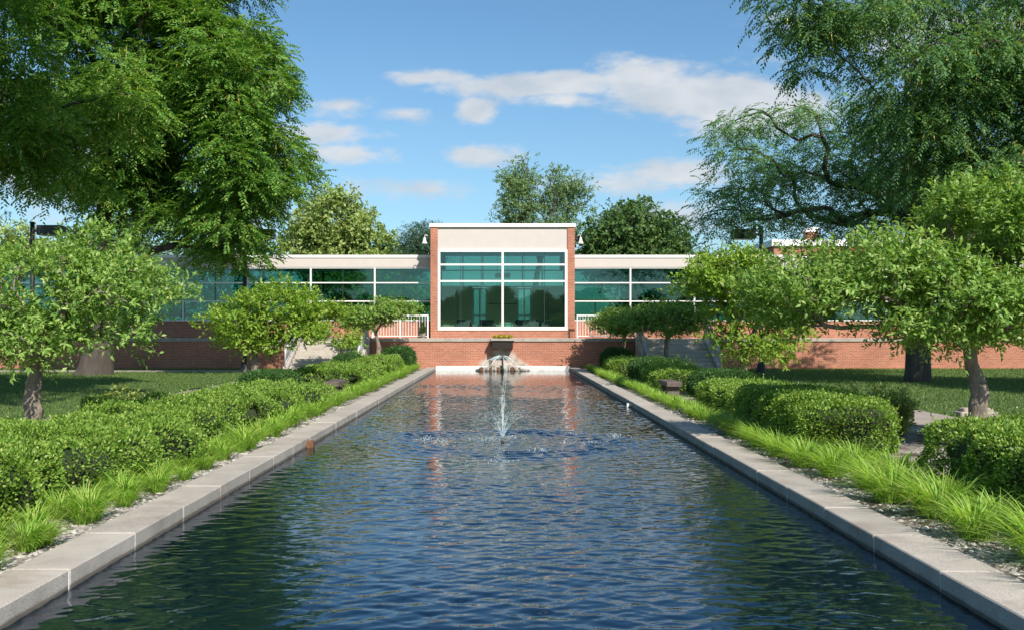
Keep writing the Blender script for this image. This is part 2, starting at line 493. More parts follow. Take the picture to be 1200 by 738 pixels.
# ------------------------------------------------------------------ ground, pool, paths
G = 0.08                                                   # ground level; the water lies at 0
KZ = 0.14                                                  # kerb top
POOL_N, POOL_F = 4.5, 44.0
xs = [-400, -3.25, 3.25, 400]; ys = [-120, 4.3, 44.2, 600]
gv = [(x, y, G) for y in ys for x in xs]
gf = [(j * 4 + i, j * 4 + i + 1, j * 4 + i + 5, j * 4 + i + 4) for j in range(3) for i in range(3) if not (i == 1 and j == 1)]
tag(np_mesh('lawn_ground', gv, gf, M['lawn']), kind='structure')

rngw = np.random.default_rng(5)


def water_height(X, Y):
    h = np.zeros_like(X)
    for i in range(46):
        lam = .07 * (7 ** (i / 45.0)) * rngw.uniform(.85, 1.15)
        th = rngw.normal(PI / 2 + .25, .62)
        k = 2 * PI / lam
        amp = lam * .0046 * (1 - .55 * i / 45) * rngw.uniform(.6, 1.2)
        h += amp * np.sin(k * (np.cos(th) * X + np.sin(th) * Y) + rngw.uniform(0, 6.28))
    # patches of stronger and weaker ripple, calmer towards the far wall
    gust = .75 + .3 * np.sin(X * .9 + Y * .35 + 1) * np.sin(Y * .52 - X * .3) + .2 * np.sin(Y * 1.3 + X * .6)
    calm = np.clip((44.5 - Y) / 19, .10, 1.0)
    r = np.hypot(X, Y - 15.7)
    ring = np.exp(-((r - 1.65) / .45) ** 2)
    far = np.exp(-((Y - 31.6) / .8) ** 2) * (np.abs(X) < 2.8)
    h *= gust * calm * (1 + .9 * ring) + far * .45
    h += .006 * np.sin(r * 24) * np.exp(-((r - 1.6) / .7) ** 2) * (1 + .5 * np.sin(np.arctan2(X, Y - 15.7) * 5))
    return h


def build_water():
    ny = 1150
    t = np.linspace(0, 1, ny)
    yv = POOL_N - .1 + (POOL_F + .1 - POOL_N + .1) * (t * .55 + .45 * t ** 2.2)
    xv = np.linspace(-3.06, 3.06, 235)
    X, Y = np.meshgrid(xv, yv)
    Z = water_height(X, Y)
    V = np.stack([X, Y, Z], -1).reshape(-1, 3)
    nx = len(xv)
    i = (np.arange(ny - 1)[:, None] * nx + np.arange(nx - 1)[None]).ravel()
    Fq = np.stack([i, i + 1, i + nx + 1, i + nx], 1)
    tag(np_mesh('pool_water', V, Fq, M['water'], smooth=True), kind='structure')


build_water()
tag(MB().box(-3.3, 3.3, 4.2, 44.3, -1.0, -.9).build('pool_bottom', M['joint']), kind='structure')


def build_kerb(sgn):
    rg = np.random.default_rng(int(20 + sgn))
    mb, mo = MB(), MB()
    step = 1.21
    d0 = 6.8 - 2 * step if sgn < 0 else 6.73 - 2 * step
    k = 0
    while d0 + k * step < POOL_F + .1:
        a, b = d0 + k * step, min(d0 + (k + 1) * step, POOL_F + .14)
        dz = rg.uniform(-.004, .004); dx = rg.uniform(-.004, .004)
        mb.box(sgn * 3.0 + dx, sgn * 3.42 + dx, a + .006, b - .006, -.9, KZ + dz, .009)
        mo.box(sgn * 3.004, sgn * 3.41, b - .0065, b + .0065, -.9, KZ - .022)
        k += 1
    o = mb.build('pool_kerb', M['kerb']); tag(o, kind='structure')
    q = mo.build('joint_mortar', M['mortar'], o)


build_kerb(-1); build_kerb(1)
tag(MB().box(-3.42, 3.42, 4.02, 4.38, -.9, KZ, .01).build('near_kerb', M['kerb']), kind='structure')
tag(MB().box(-12, 12, -6, 4.0, G - .05, G + .03).build('near_paving', M['path']), kind='structure')
for sgn in (-1, 1):
    tag(MB().box(sgn * 3.424, sgn * 7.38, 4.1, 44.0, G - .1, G + .012).build('planting_bed', M['gravel']), kind='structure')
    tag(MB().box(sgn * 7.42, sgn * 8.85, 4.1, 38.6, G - .1, G + .022).build('side_path', M['path']), kind='structure')
    tag(MB().box(sgn * 5.9, sgn * 9.7, 38.62, 41.3, G - .1, G + .026).build('stair_landing', M['path']), kind='structure')
tag(MB().box(-60, -9.72, 40.6, 41.9, G - .1, G + .02).build('cross_path', M['path']), kind='structure')

# ------------------------------------------------------------------ terrace, retaining walls, stairs
TZ = 1.43
tag(MB().box(-60, 60, 44.75, 60, G - .2, TZ - .02).build('terrace', M['terrace']), kind='structure')


def ret_wall(x0, x1, y0, y1, label, mat):
    t = thing('brick_wall', label, 'wall', ((x0 + x1) / 2, y0, 0))
    cx = (x0 + x1) / 2
    MB().box(x0 - cx, x1 - cx, 0, y1 - y0, -.9, TZ - .13).build('wall', mat, t)
    MB().box(x0 - cx - .02, x1 - cx + .02, -.05, y1 - y0, TZ - .13, TZ + .02, .012).build('coping', M['coping'], t)
    return t


ret_wall(-5.93, 5.93, 44.3, 44.74, 'low brick wall across the far end of the pool, with the bronze spout box', M['brick_stain'])
ret_wall(-60, -9.25, 44.5, 44.74, 'low brick wall in tree shade left of the left stairs', M['brick'])
ret_wall(9.25, 60, 44.5, 44.74, 'low brick wall with tree shadows right of the right stairs', M['brick'])
o = MB().box(-3.0, 3.0, 43.98, 44.29, -.9, .20, .01).build('stone_ledge', M['mortar'])
tag(o, 'pale stone ledge at the waterline under the far brick wall', 'ledge')


def stairs(sgn, label):
    t = thing('staircase', label, 'stairs', (sgn * 7.6, 41.3, G))
    rise = (TZ - .02 - G) / 8
    mb = MB()
    for i in range(8):
        y0 = i * .385
        mb.box(-1.42, 1.42, y0, 3.43, (i) * rise + (0 if i else -.1), (i + 1) * rise, .012) if i < 7 else \
            mb.box(-1.42, 1.42, y0, 3.44, i * rise, (i + 1) * rise, .012)
    mb.build('steps', M['step'], t)
    for s in (-1, 1):
        w = MB()
        x0, x1 = sorted((s * 1.43, s * 1.63))
        H = TZ - .02 - G
        prof = [(-.12, -.1), (3.19, -.1), (3.19, H + .1), (2.75, H + .1), (-.12, .16)]
        v = [(x0, y, z) for y, z in prof] + [(x1, y, z) for y, z in prof]
        w.poly(v, [(0, 1, 2, 3, 4)[::-1], (5, 6, 7, 8, 9)] + [(i, (i + 1) % 5, 5 + (i + 1) % 5, 5 + i) for i in range(5)])
        w.build('cheek_wall', M['step'], t)
    return t


stairs(-1, 'concrete stairs left of the pool, half in tree shadow')
stairs(1, 'concrete stairs right of the pool behind the crab apples')


def stair_rail(x, label):
    t = thing('stair_railing', label, 'railing', (x, 41.3, G))
    H = TZ - .02 - G
    def zt(y): return .16 + (H - .06) * min(max((y + .12) / 2.87, 0), 1)
    mb = MB().tube([(0, -.1, 1.02), (0, 2.75, H + 1.06), (0, 3.1, H + 1.06)], .026, 8)
    mb.build('handrail', M['grey_metal'], t, True)
    MB().tube([(0, -.1, .30), (0, 2.75, H + .22), (0, 3.1, H + .22)], .018, 6).build('bottom_rail', M['grey_metal'], t, True)
    for y in (-.1, .85, 1.8, 2.75, 3.1):
        a = zt(y)
        MB().tube([(0, y, a - .05), (0, y, a + .95 if y < 2.7 else H + 1.06)], .024, 8).build('post', M['grey_metal'], t, True)
    bl = MB()
    for k in range(1, 26):
        y = -.1 + 3.2 * k / 26
        f = min((y + .1) / 2.85, 1)
        bl.tube([(0, y, .30 + (H - .08) * f), (0, y, 1.02 + (H + .04) * f)], .010, 5)
    bl.build('balusters', M['grey_metal'], t, True)
    return t


stair_rail(-9.13, 'grey metal railing on the outer side of the left stairs')
stair_rail(-6.07, 'grey metal railing on the poolward side of the left stairs')
stair_rail(6.07, 'grey metal railing on the poolward side of the right stairs')
stair_rail(9.13, 'grey metal railing on the outer side of the right stairs')


def terrace_rail(x0, x1, y, label):
    t = thing('terrace_railing', label, 'railing', ((x0 + x1) / 2, y, TZ))
    c = (x0 + x1) / 2
    MB().box(x0 - c, x1 - c, -.03, .03, 1.02, 1.08).build('top_rail', M['white'], t)
    MB().box(x0 - c, x1 - c, -.02, .02, .08, .12).build('bottom_rail', M['white'], t)
    for x in (x0 - c, 0, x1 - c):
        MB().box(x - .03, x + .03, -.035, .035, -.03, 1.085).build('post', M['white'], t)
    b = MB(); n = int((x1 - x0) / .125)
    for k in range(1, n):
        x = x0 - c + (x1 - x0) * k / n
        b.box(x - .010, x + .010, -.010, .010, .12, 1.02)
    b.build('balusters', M['white'], t)


terrace_rail(-6.0, -3.45, 45.3, 'white picket railing on the terrace left of the glass pavilion')
terrace_rail(3.45, 6.0, 45.3, 'white picket railing on the terrace right of the glass pavilion')

# ------------------------------------------------------------------ the glazed pavilion
PD = 46.0
pav = thing('glass_pavilion', 'tall brick and teal glass pavilion in the middle, facing the pool', 'building', (0, PD, TZ - .02))


def pz(z): return z - (TZ - .02)


for s in (-1, 1):
    MB().box(s * 3.04, s * 3.38, 0, 3.2, 0, pz(6.62)).build('brick_pier', M['brick'], pav)
MB().box(-3.04, 3.04, .02, .35, 0, pz(1.80)).build('base_wall', M['brick'], pav)
MB().box(-3.04, 3.04, .06, .4, pz(5.56), pz(6.62)).build('fascia_panel', M['panel'], pav)
MB().box(-3.43, 3.43, -.05, 6.3, pz(6.62), pz(6.78)).build('roof_edge', M['whitecap'], pav)
MB().box(-3.04, 3.04, .42, 6.2, pz(5.72), pz(5.80)).build('ceiling', M['ceiling'], pav)
MB().box(-3.36, 3.36, .36, 6.25, 0, .05).build('floor', M['floor'], pav)
for s in (-1, 1):
    MB().box(s * 3.04, s * 3.38, 3.22, 6.2, pz(4.98), pz(6.62)).build('upper_side_wall', M['brick'], pav)
win = MB()
zrows = [1.80, 4.09, 4.86, 5.56]
win.box(-3.04, 3.04, -.02, .14, pz(1.80), pz(1.96)).box(-3.04, 3.04, -.02, .14, pz(5.45), pz(5.56))
for x in (-2.98, 2.98): win.box(x - .06, x + .06, -.022, .138, pz(1.96), pz(5.45))
win.box(-.05, .05, -.024, .136, pz(1.96), pz(5.45))
for z in (4.09, 4.86):
    win.box(-2.92, -.05, -.02, .134, pz(z) - .042, pz(z) + .042); win.box(.05, 2.92, -.02, .134, pz(z) - .042, pz(z) + .042)
wo = win.build('window', M['white'], pav)
rows = [(1.96, 4.04), (4.14, 4.81), (4.91, 5.45)]
for s in (-1, 1):
    for (a, b) in rows:
        x0, x1 = sorted((s * .05, s * 2.92))
        MB().box(x0, x1, .05, .062, pz(a), pz(b)).build('pane', M['glass'], wo)
for s in (-1, 1):
    for k in (1, 2):
        x = s * (.05 + 2.87 * k / 3)
        MB().box(x - .011, x + .011, .035, .075, pz(1.96), pz(5.45)).build('pane_joint', M['joint'], wo)
# rear wall with two glazed doors under a white header
bk = MB()
yb = 3.50
for (x0, x1) in ((-3.3, -1.52), (-.79, .73), (1.46, 3.3)): bk.box(x0, x1, yb, yb + .15, 0.05, 2.52)
bk.build('rear_wall', M['tan'], pav)
MB().box(-3.3, 3.3, yb - .05, yb + .15, 2.522, 2.62).build('header', M['white'], pav)
MB().box(-.78, .72, yb - .006, yb - .001, 1.70, 1.73).build('wall_joint', M['joint'], pav)
for x in (-2.29, -.03, 2.29): MB().box(x - .01, x + .01, yb - .0055, yb - .0005, .06, 2.5).build('wall_joint', M['joint'], pav)
for x0 in (-1.52, .73):
    d = MB()
    x1 = x0 + .73
    for x in (x0 + .04, x1 - .04, (x0 + x1) / 2): d.box(x - .04, x + .04, yb, yb + .1, .05, 2.5)
    for xa, xb in ((x0 + .08, (x0 + x1) / 2 - .04), ((x0 + x1) / 2 + .04, x1 - .08)):
        d.box(xa, xb, yb, yb + .1, 2.42, 2.5); d.box(xa, xb, yb, yb + .1, 1.10, 1.18); d.box(xa, xb, yb, yb + .1, .05, .2)
    do = d.build('door', M['white'], pav)
    MB().box(x0 + .05, x1 - .05, yb + .055, yb + .065, .08, 2.48).build('door_pane', M['wing_glass'], do)
MB().box(-3.3, 3.3, yb + .04, yb + .052, 2.63, pz(5.7)).build('rear_glazing', M['wing_glass'], pav)
rg_ = MB()
for x in (-3.2, -2, -1, 0, 1, 2, 3.2): rg_.box(x - .03, x + .03, yb, yb + .1, 2.63, pz(5.7))
rg_.box(-3.3, 3.3, yb + .01, yb + .09, 3.35, 3.42)
rg_.build('rear_mullions', M['white'], pav)


# things inside, seen through the glass
def armchair(x, y, label):
    t = thing('armchair', label, 'armchair', (x, y, TZ + .03), 'dark armchairs inside the pavilion')
    MB().box(-.32, .32, -.3, .3, .12, .42, .04).build('seat', M['chair'], t)
    MB().box(-.34, .34, -.42, -.27, .14, .84, .04).build('backrest', M['chair'], t)
    for s in (-1, 1): MB().box(s * .33, s * .44, -.4, .3, .1, .6, .03).build('armrest', M['chair'], t)
    for sx in (-1, 1):
        for sy in (-1, 1): MB().box(sx * .33 - .02, sx * .33 + .02, sy * .27 - .02, sy * .27 + .02, 0, .13).build('leg', M['dark'], t)


armchair(-1.85, 47.1, 'dark armchair behind the left end of the pavilion window')
armchair(-.75, 47.1, 'dark armchair left of the middle bar of the pavilion window')
armchair(.95, 47.2, 'dark armchair just right of the pale bin behind the pavilion window')
armchair(1.9, 47.1, 'dark armchair behind the right end of the pavilion window')
bn = thing('waste_bin', 'pale green bin standing behind the pavilion window', 'bin', (.25, 47.4, TZ + .03))
MB().lathe((0, 0, 0), [(.17, 0), (.21, .62)], 20).build('body', M['green_plastic'], bn, True)
MB().lathe((0, 0, .62), [(.225, 0), (.225, .05), (.18, .09)], 20).build('lid', M['green_plastic'], bn, True)


def hanging_light(x, y, z, w, label, zc):
    t = thing('hanging_light', label, 'light', (x, y, z))
    MB().box(-w / 2, w / 2, -.12, .12, 0, .22, .02).build('lamp_body', M['white'], t)
    for s in (-1, 1): MB().tube([(s * w * .35, 0, .2), (s * w * .35, 0, zc - z)], .008, 6).build('cable', M['dark'], t)


hanging_light(0, 47.9, 4.35, .75, 'pale box light hanging inside the pavilion behind the middle bar', 5.72)


# ------------------------------------------------------------------ the two glazed wings
WD = 47.5
edges = [3.40, 6.19, 9.29, 12.39, 15.48, 18.58, 21.68, 24.77, 27.87]


def pw(z): return pz(1.79 + (z - 1.79) * .969)



def wing(s, label):
    t = thing('glazed_wing', label, 'building', (s * 16, WD, TZ - .02))
    cx = s * 16

    def X(a): return s * a - cx
    e0, e1 = edges[0], edges[-1]
    MB().box(X(e0), X(e1), .04, .3, 0, pw(2.26)).build('base_wall', M['brick'], t)
    MB().box(X(e0), X(e1), .0, .34, pw(2.26), pw(2.31)).build('sill', M['white'], t)
    MB().box(X(e0), X(e1), -.02, .3, pw(4.93), pw(5.40)).build('fascia', M['panel'], t)
    MB().box(X(e0), X(e1), -.06, 3.6, pw(5.40), pw(5.54)).build('roof_edge', M['whitecap'], t)
    MB().box(X(e0), X(e1), .32, 3.2, pw(5.02), pw(5.08)).build('ceiling', M['ceiling'], t)
    MB().box(X(e0), X(e1), .31, 3.5, 0, .04).build('floor', M['floor'], t)
    MB().box(X(e0), X(e1), 3.22, 3.5, .04, pw(2.1)).build('rear_base_wall', M['tan'], t)
    MB().box(X(e0), X(e1), 3.22, 3.5, pw(4.93), pw(5.40)).build('rear_fascia', M['panel'], t)
    MB().box(X(e1) - .15, X(e1) + .15, .31, 3.2, .04, pw(5.0)).build('end_wall', M['brick'], t)
    za, zb = pw(2.31), pw(4.93)
    for i in range(len(edges) - 1):
        a, b = edges[i], edges[i + 1]
        f = MB()
        f.box(X(b) - .038, X(b) + .038, .0, .16, za, zb)
        xa, xb = sorted((X(a) + s * .040, X(b) - s * .040))
        if i == 0:
            f.box(X(a) , X(a) + s * .039, .0, .16, za, zb)
        for z in (3.24, 4.155): f.box(xa, xb, .01, .15, pw(z) - .028, pw(z) + .028)
        f.box(xa, xb, .01, .15, zb - .06, zb)
        w = f.build('window', M['white'], t)
        MB().box(xa, xb, .07, .082, za, zb - .06).build('pane', M['wing_glass'], w)
        xm = (xa + xb) / 2
        MB().box(xm - .014, xm + .014, .05, .10, pw(3.28), pw(4.115)).box(xm - .014, xm + .014, .05, .10, pw(4.195), zb - .062).build('pane_joint', M['joint'], w)
        r = MB()
        r.box(X(b) - .05, X(b) + .05, 3.3, 3.42, pw(2.1), zb)
        for z in (2.6, 3.4, 4.2): r.box(xa, xb, 3.31, 3.41, pw(z) - .03, pw(z) + .03)
        r.box(xm - .03, xm + .03, 3.3, 3.4, pw(2.1), pw(2.565)); r.box(xm - .03, xm + .03, 3.3, 3.4, pw(2.635), pw(3.365))
        rw = r.build('rear_window', M['dark'] if i % 3 else M['white'], t)
        MB().box(xa, xb, 3.35, 3.36, pw(2.1), zb).build('rear_pane', M['wing_glass'], rw)
    return t


wing(-1, 'long low wing of dark teal windows left of the pavilion')
wing(1, 'long low wing of teal windows right of the pavilion')
hanging_light(-5.1, 48.9, 4.30, .7, 'pale box light hanging in the left wing beside the pavilion', 4.9)
hanging_light(5.4, 49.1, 4.1, .9, 'pale box light hanging in the right wing beside the pavilion', 4.9)


def bell_lamp(s, label):
    x, _, z = W(589 + s * 84.5, 276, PD)
    t = thing('wall_lamp', label, 'lamp', (s * 3.38, PD + .12, 6.16))
    MB().box(-s * .02 if s > 0 else -.12, .12 if s > 0 else .02, -.08, .08, -.09, .09, .01).build('bracket', M['dark'], t)
    MB().tube([(s * .10, 0, .02), (s * .15, -.02, .05), (s * .21, -.03, .10), (s * .27, -.04, .07), (s * .285, -.04, 0)], .016, 8).build('arm', M['white'], t, True)
    MB().lathe((s * .285, -.04, -.32), [(.135, 0), (.125, .04), (.08, .13), (.06, .24), (.035, .30), (.015, .32)], 18).build('lamp_shade', M['white'], t, True)


bell_lamp(-1, 'white bell lamp on the left brick pier of the pavilion')
bell_lamp(1, 'white bell lamp on the right brick pier of the pavilion')

# ------------------------------------------------------------------ spout box, pipes and rubble at the far end
pl = thing('spout_planter', 'dark bronze box with yellow plants on the far brick wall', 'planter', (0, 43.95, .98))
MB().box(-.46, .46, -.2, .34, 0, .36).build('box', M['bronze'], pl, bevel=.01)
MB().box(-.53, .53, -.27, .34, .362, .46, .01).build('rim', M['coping'], pl)
g = np.random.default_rng(3)


def leaf_quads(P, D, N, l, w, cup=.12):
    """one four-point leaf per row: base P, axis D, normal N"""
    S = np.cross(D, N); S /= np.linalg.norm(S, axis=1, keepdims=True) + 1e-9
    l = np.broadcast_to(np.asarray(l, float).reshape(-1, 1), (len(P), 1)); w = np.broadcast_to(np.asarray(w, float).reshape(-1, 1), (len(P), 1))
    mid = P + D * l * .45 + N * l * cup
    V = np.stack([P, mid + S * w * .5, P + D * l, mid - S * w * .5], 1).reshape(-1, 3)
    Fq = np.arange(len(P) * 4).reshape(-1, 4)
    return V, Fq


def unit(A): return A / (np.linalg.norm(A, axis=-1, keepdims=True) + 1e-9)


def rnd_dir(rg, n): return unit(rg.normal(size=(n, 3)))


def tuft(rg, n, rx, ry, h, l, w):
    P = np.stack([rg.uniform(-rx, rx, n), rg.uniform(-ry, ry, n), rg.uniform(0, h, n)], 1)
    D = unit(rnd_dir(rg, n) + np.array([0, 0, .8])); N = unit(np.cross(D, rnd_dir(rg, n)))
    return leaf_quads(P, D, N, l, w)


V, Fq = tuft(g, 260, .42, .18, .1, .12, .07)
o = np_mesh('yellow_plants', V + np.array([0, .04, .45]), Fq, M['yellow_flower'], pl)

rb = np.random.default_rng(8)


def stone_verts(rg, n_, ctr, size):
    th = np.arange(8) / 8 * 2 * PI
    rings = [(0, -.5), (.8, -.4), (1, 0), (.75, .4), (0, .55)]
    v = []
    for r, z in rings[1:-1]:
        for t in th: v.append((r * math.cos(t) * rg.uniform(.8, 1.15), r * math.sin(t) * rg.uniform(.8, 1.15), z * rg.uniform(.8, 1.2)))
    v = [(0, 0, -.5)] + v + [(0, 0, .55)]
    f = [(0, 1 + (i + 1) % 8, 1 + i) for i in range(8)]
    for k in range(2):
        for i in range(8): f.append((1 + k * 8 + i, 1 + k * 8 + (i + 1) % 8, 9 + k * 8 + (i + 1) % 8, 9 + k * 8 + i))
    f += [(25, 17 + i, 17 + (i + 1) % 8) for i in range(8)]
    return [(ctr[0] + a * size[0], ctr[1] + b * size[1], ctr[2] + c * size[2]) for a, b, c in v], f


rs = thing('splash_rocks', 'pile of grey lime-crusted stones in the water under the spout box', 'rocks', (0, 43.75, 0))
for i in range(17):
    x = -1.05 + 2.1 * i / 16 + rb.uniform(-.06, .06)
    hh = .26 * (1 - (abs(x) / 1.25) ** 1.5) + .06
    v, f = stone_verts(rb, 8, (x, rb.uniform(-.15, .12), hh * .3), (rb.uniform(.12, .2), rb.uniform(.12, .18), hh * rb.uniform(.9, 1.2)))
    MB().poly(v, f).build('stone', M['rubble'], rs, True)
pp = MB().tube([(0, 43.45, -.3), (0, 43.45, .50)], .045, 10).tube([(0, 43.45, .50), (0, 43.45, .62)], [.07, .05], 10).tube([(0, 43.45, .05), (0, 43.45, .13)], .07, 10)
tag(pp.build('spout_pipe', M['verdigris'], None, True), 'dark upright pipe in the water right under the spout box', 'pipe')
pr = MB().tube([(-.52, 43.5, -.3), (-.52, 43.5, .36)], .06, 10).box(-.60, -.44, 43.42, 43.58, .34, .50, .02)
tag(pr.build('rusty_pipe', M['rust']), 'short rusty pipe with a square head left of the spout pipe', 'pipe')
for x, lab in ((-.95, 'leftmost rusty block on the ledge below the spout box'), (-.22, 'rusty block on the ledge just left of the spout pipe'), (.42, 'rusty block on the ledge right of the spout pipe'), (.72, 'rightmost rusty block on the ledge below the spout box')):
    b = MB().box(x - .09, x + .09, 43.50, 43.66, -.2, .17, .02).box(x - .04, x + .04, 43.48, 43.52, .02, .12)
    tag(b.build('rusty_block', M['rust']), lab, 'block', 'rusty blocks under the spout box')

# small fittings at the kerbs
fx = MB().box(-3.04, -2.90, 15.0, 15.16, -.1, .10, .01).box(-2.99, -2.93, 14.97, 15.02, .0, .06)
tag(fx.build('overflow_box', M['rust']), 'small rusty box fixed to the left kerb at the waterline', 'fitting')
fx = MB().tube([(2.93, 23, -.15), (2.93, 23, .09)], .03, 8).box(2.93, 3.0, 22.98, 23.02, .03, .06)
tag(fx.build('white_pipe', M['white']), 'short white pipe standing in the water at the right kerb', 'pipe')

# ------------------------------------------------------------------ fountain jet in the pool


def fountain():
    rg = np.random.default_rng(77)
    t = thing('fountain', 'thin fountain jet fanning up from the middle of the pool', 'fountain', (0, 15.7, 0))
    MB().lathe((0, 0, -.2), [(.07, 0), (.07, .15), (.035, .18), (.02, .23), (.012, .235)], 14).build('nozzle', M['dark'], t, True)
    streams = []
    for k in range(15):
        az = 2 * PI * k / 15 + rg.uniform(-.1, .1); streams.append((az, rg.uniform(.30, .62), rg.uniform(2.7, 3.5), .0032))
    for k in range(5): streams.append((rg.uniform(0, 6.28), rg.uniform(.0, .09), rg.uniform(3.5, 4.5), .0045))
    core, drops = MB(), []
    for az, tilt, v0, r0 in streams:
        vx = v0 * math.sin(tilt); vz = v0 * math.cos(tilt); T = 2 * vz / 9.8
        pts = []
        nT = 26
        up = rg.uniform(.42, .58)
        for i in range(nT + 1):
            tt = T * up * i / nT
            d = vx * tt * (1 - .1 * tt)
            pts.append((d * math.cos(az) + rg.normal(0, .002), d * math.sin(az) + rg.normal(0, .002), .08 + vz * tt - 4.9 * tt * tt))
        i = 0
        while i < nT - 1:                                # broken water: short tapered threads with gaps that grow with height
            ln = int(rg.integers(2, 6)); j = min(i + ln, nT)
            seg = pts[i:j + 1]
            if len(seg) >= 2:
                rr = [r0 * (1 - .6 * abs(2 * q / (len(seg) - 1) - 1) ** 2) * (1 - .45 * (i + q) / nT) for q in range(len(seg))]
                core.tube(seg, rr, 5)
            i = j + (1 if rg.random() < i / nT else 0)
        for q in range(22):
            tt = T * rg.uniform(.15, 1.0)
            d = vx * tt
            drops.append((d * math.cos(az) + rg.normal(0, .03), d * math.sin(az) + rg.normal(0, .03), max(.0, .08 + vz * tt - 4.9 * tt * tt + rg.normal(0, .03)), rg.uniform(.002, .005)))
    core.build('water_jet', M['spray'], t, True)

    def octa(D):
        D = np.array(D); c = D[:, :3]; r = D[:, 3:4]
        off = np.array([(1, 0, 0), (-1, 0, 0), (0, 1, 0), (0, -1, 0), (0, 0, 1.5), (0, 0, -1.5)])
        V_ = (c[:, None] + off[None] * r[:, None]).reshape(-1, 3)
        fc = np.array([(0, 2, 4), (2, 1, 4), (1, 3, 4), (3, 0, 4), (2, 0, 5), (1, 2, 5), (3, 1, 5), (0, 3, 5)])
        return V_, (np.arange(len(D))[:, None, None] * 6 + fc[None]).reshape(-1, 3)
    v, f = octa(drops)
    tag(np_mesh('droplets', v, f, M['spray'], t), kind='stuff')
    # small splashes where the drops land
    sp = []
    for (px, py, n) in ((500, 515, 90), (515, 518, 60), (565, 516, 70), (575, 514, 70), (635, 528, 110), (662, 519, 40), (690, 519, 60), (722, 511, 90), (672, 508, 50), (583, 541, 60), (600, 512, 50), (545, 545, 20)):
        d = F * EYE / (py - 387); cx = (px - 589) / F * d
        for q in range(n // 2):
            a = rg.uniform(0, 6.28); r = abs(rg.normal(0, .11))
            sp.append((cx + r * math.cos(a) * 1.5, d - 15.7 + r * math.sin(a), abs(rg.normal(0, .022)) * math.exp(-r * 4) * 1.6, rg.uniform(.003, .008)))
    v, f = octa(sp)
    tag(np_mesh('splashes', v, f, M['spray'], t), kind='stuff')


fountain()


def wall_bell():
    rg = np.random.default_rng(78)
    t = thing('water_bell', 'pale dome of falling water round the dark pipe below the spout box', 'fountain', (0, 43.45, 0))
    mb = MB()
    for k in range(40):
        az = rg.uniform(0, 2 * PI); R_ = rg.uniform(.85, 1.1) * (1 if k % 3 else .7); top = rg.uniform(.60, .70)
        pts = []
        for i in range(11):
            f = i / 10
            r = .05 + R_ * f
            pts.append((r * math.cos(az), r * math.sin(az) * .45, top - (top - .02) * f ** 1.9 + rg.normal(0, .006)))
        a0 = int(rg.integers(0, 3)); a1 = int(rg.integers(8, 12))
        seg = pts[a0:a1]
        mb.tube(seg, [.004 + .006 * rg.random() for _ in seg], 4)
    mb.build('streams', M['spray'], t, True)


wall_bell()


# ------------------------------------------------------------------ trees
def sprays(rg, P, D, k, L, leaf_l, leaf_w, ang, flat, droop, jit=.25):
    """leafy shoots: k leaves along each shoot that starts at P and runs along D"""
    n = len(P)
    up = np.array([0, 0, 1.0])
    S = np.cross(D, up + rg.normal(0, .25, (n, 3))); S = unit(S)
    Nn = unit(np.cross(S, D))
    L = np.broadcast_to(np.asarray(L, float).reshape(-1, 1), (n, 1))
    out = []
    for i in range(k):
        f = (i + .6) / k
        base = P + D * L * f - up * (droop * L * f * f)
        dirn = unit(D - up * (2 * droop * f))
        if flat:
            sd = S if i % 2 else -S
            nn = Nn
        else:
            a = i * 2.4 + rg.uniform(0, 6.28, (n, 1))
            sd = S * np.cos(a) + Nn * np.sin(a); nn = unit(np.cross(sd, dirn) + rg.normal(0, .4, (n, 3)))
            nn = unit(np.cross(np.cross(dirn, sd), sd) * .2 + dirn * .6 + up * .5)
        ld = unit(dirn * math.cos(ang) + sd * math.sin(ang) + rg.normal(0, jit, (n, 3)) - up * droop * .6)
        nn = unit(nn + rg.normal(0, jit, (n, 3)))
        s = rg.uniform(.7, 1.2, n)
        out.append(leaf_quads(base, ld, nn, leaf_l * s, leaf_w * s)[0])
    V_ = np.concatenate([o_.reshape(-1, 4, 3) for o_ in out], 0).reshape(-1, 3)
    return V_


def in_ellipsoids(rg, ells, n, inner=.45):
    vol = np.array([e[3] * e[4] * e[5] * (e[6] if len(e) > 6 else 1) for e in ells]) ** .85
    idx = rg.choice(len(ells), n, p=vol / vol.sum())
    d = rnd_dir(rg, n); r = rg.uniform(inner ** 3, 1, n) ** (1 / 3)
    e = np.array([q[:6] for q in ells])[idx]
    return e[:, :3] + d * r[:, None] * e[:, 3:6]


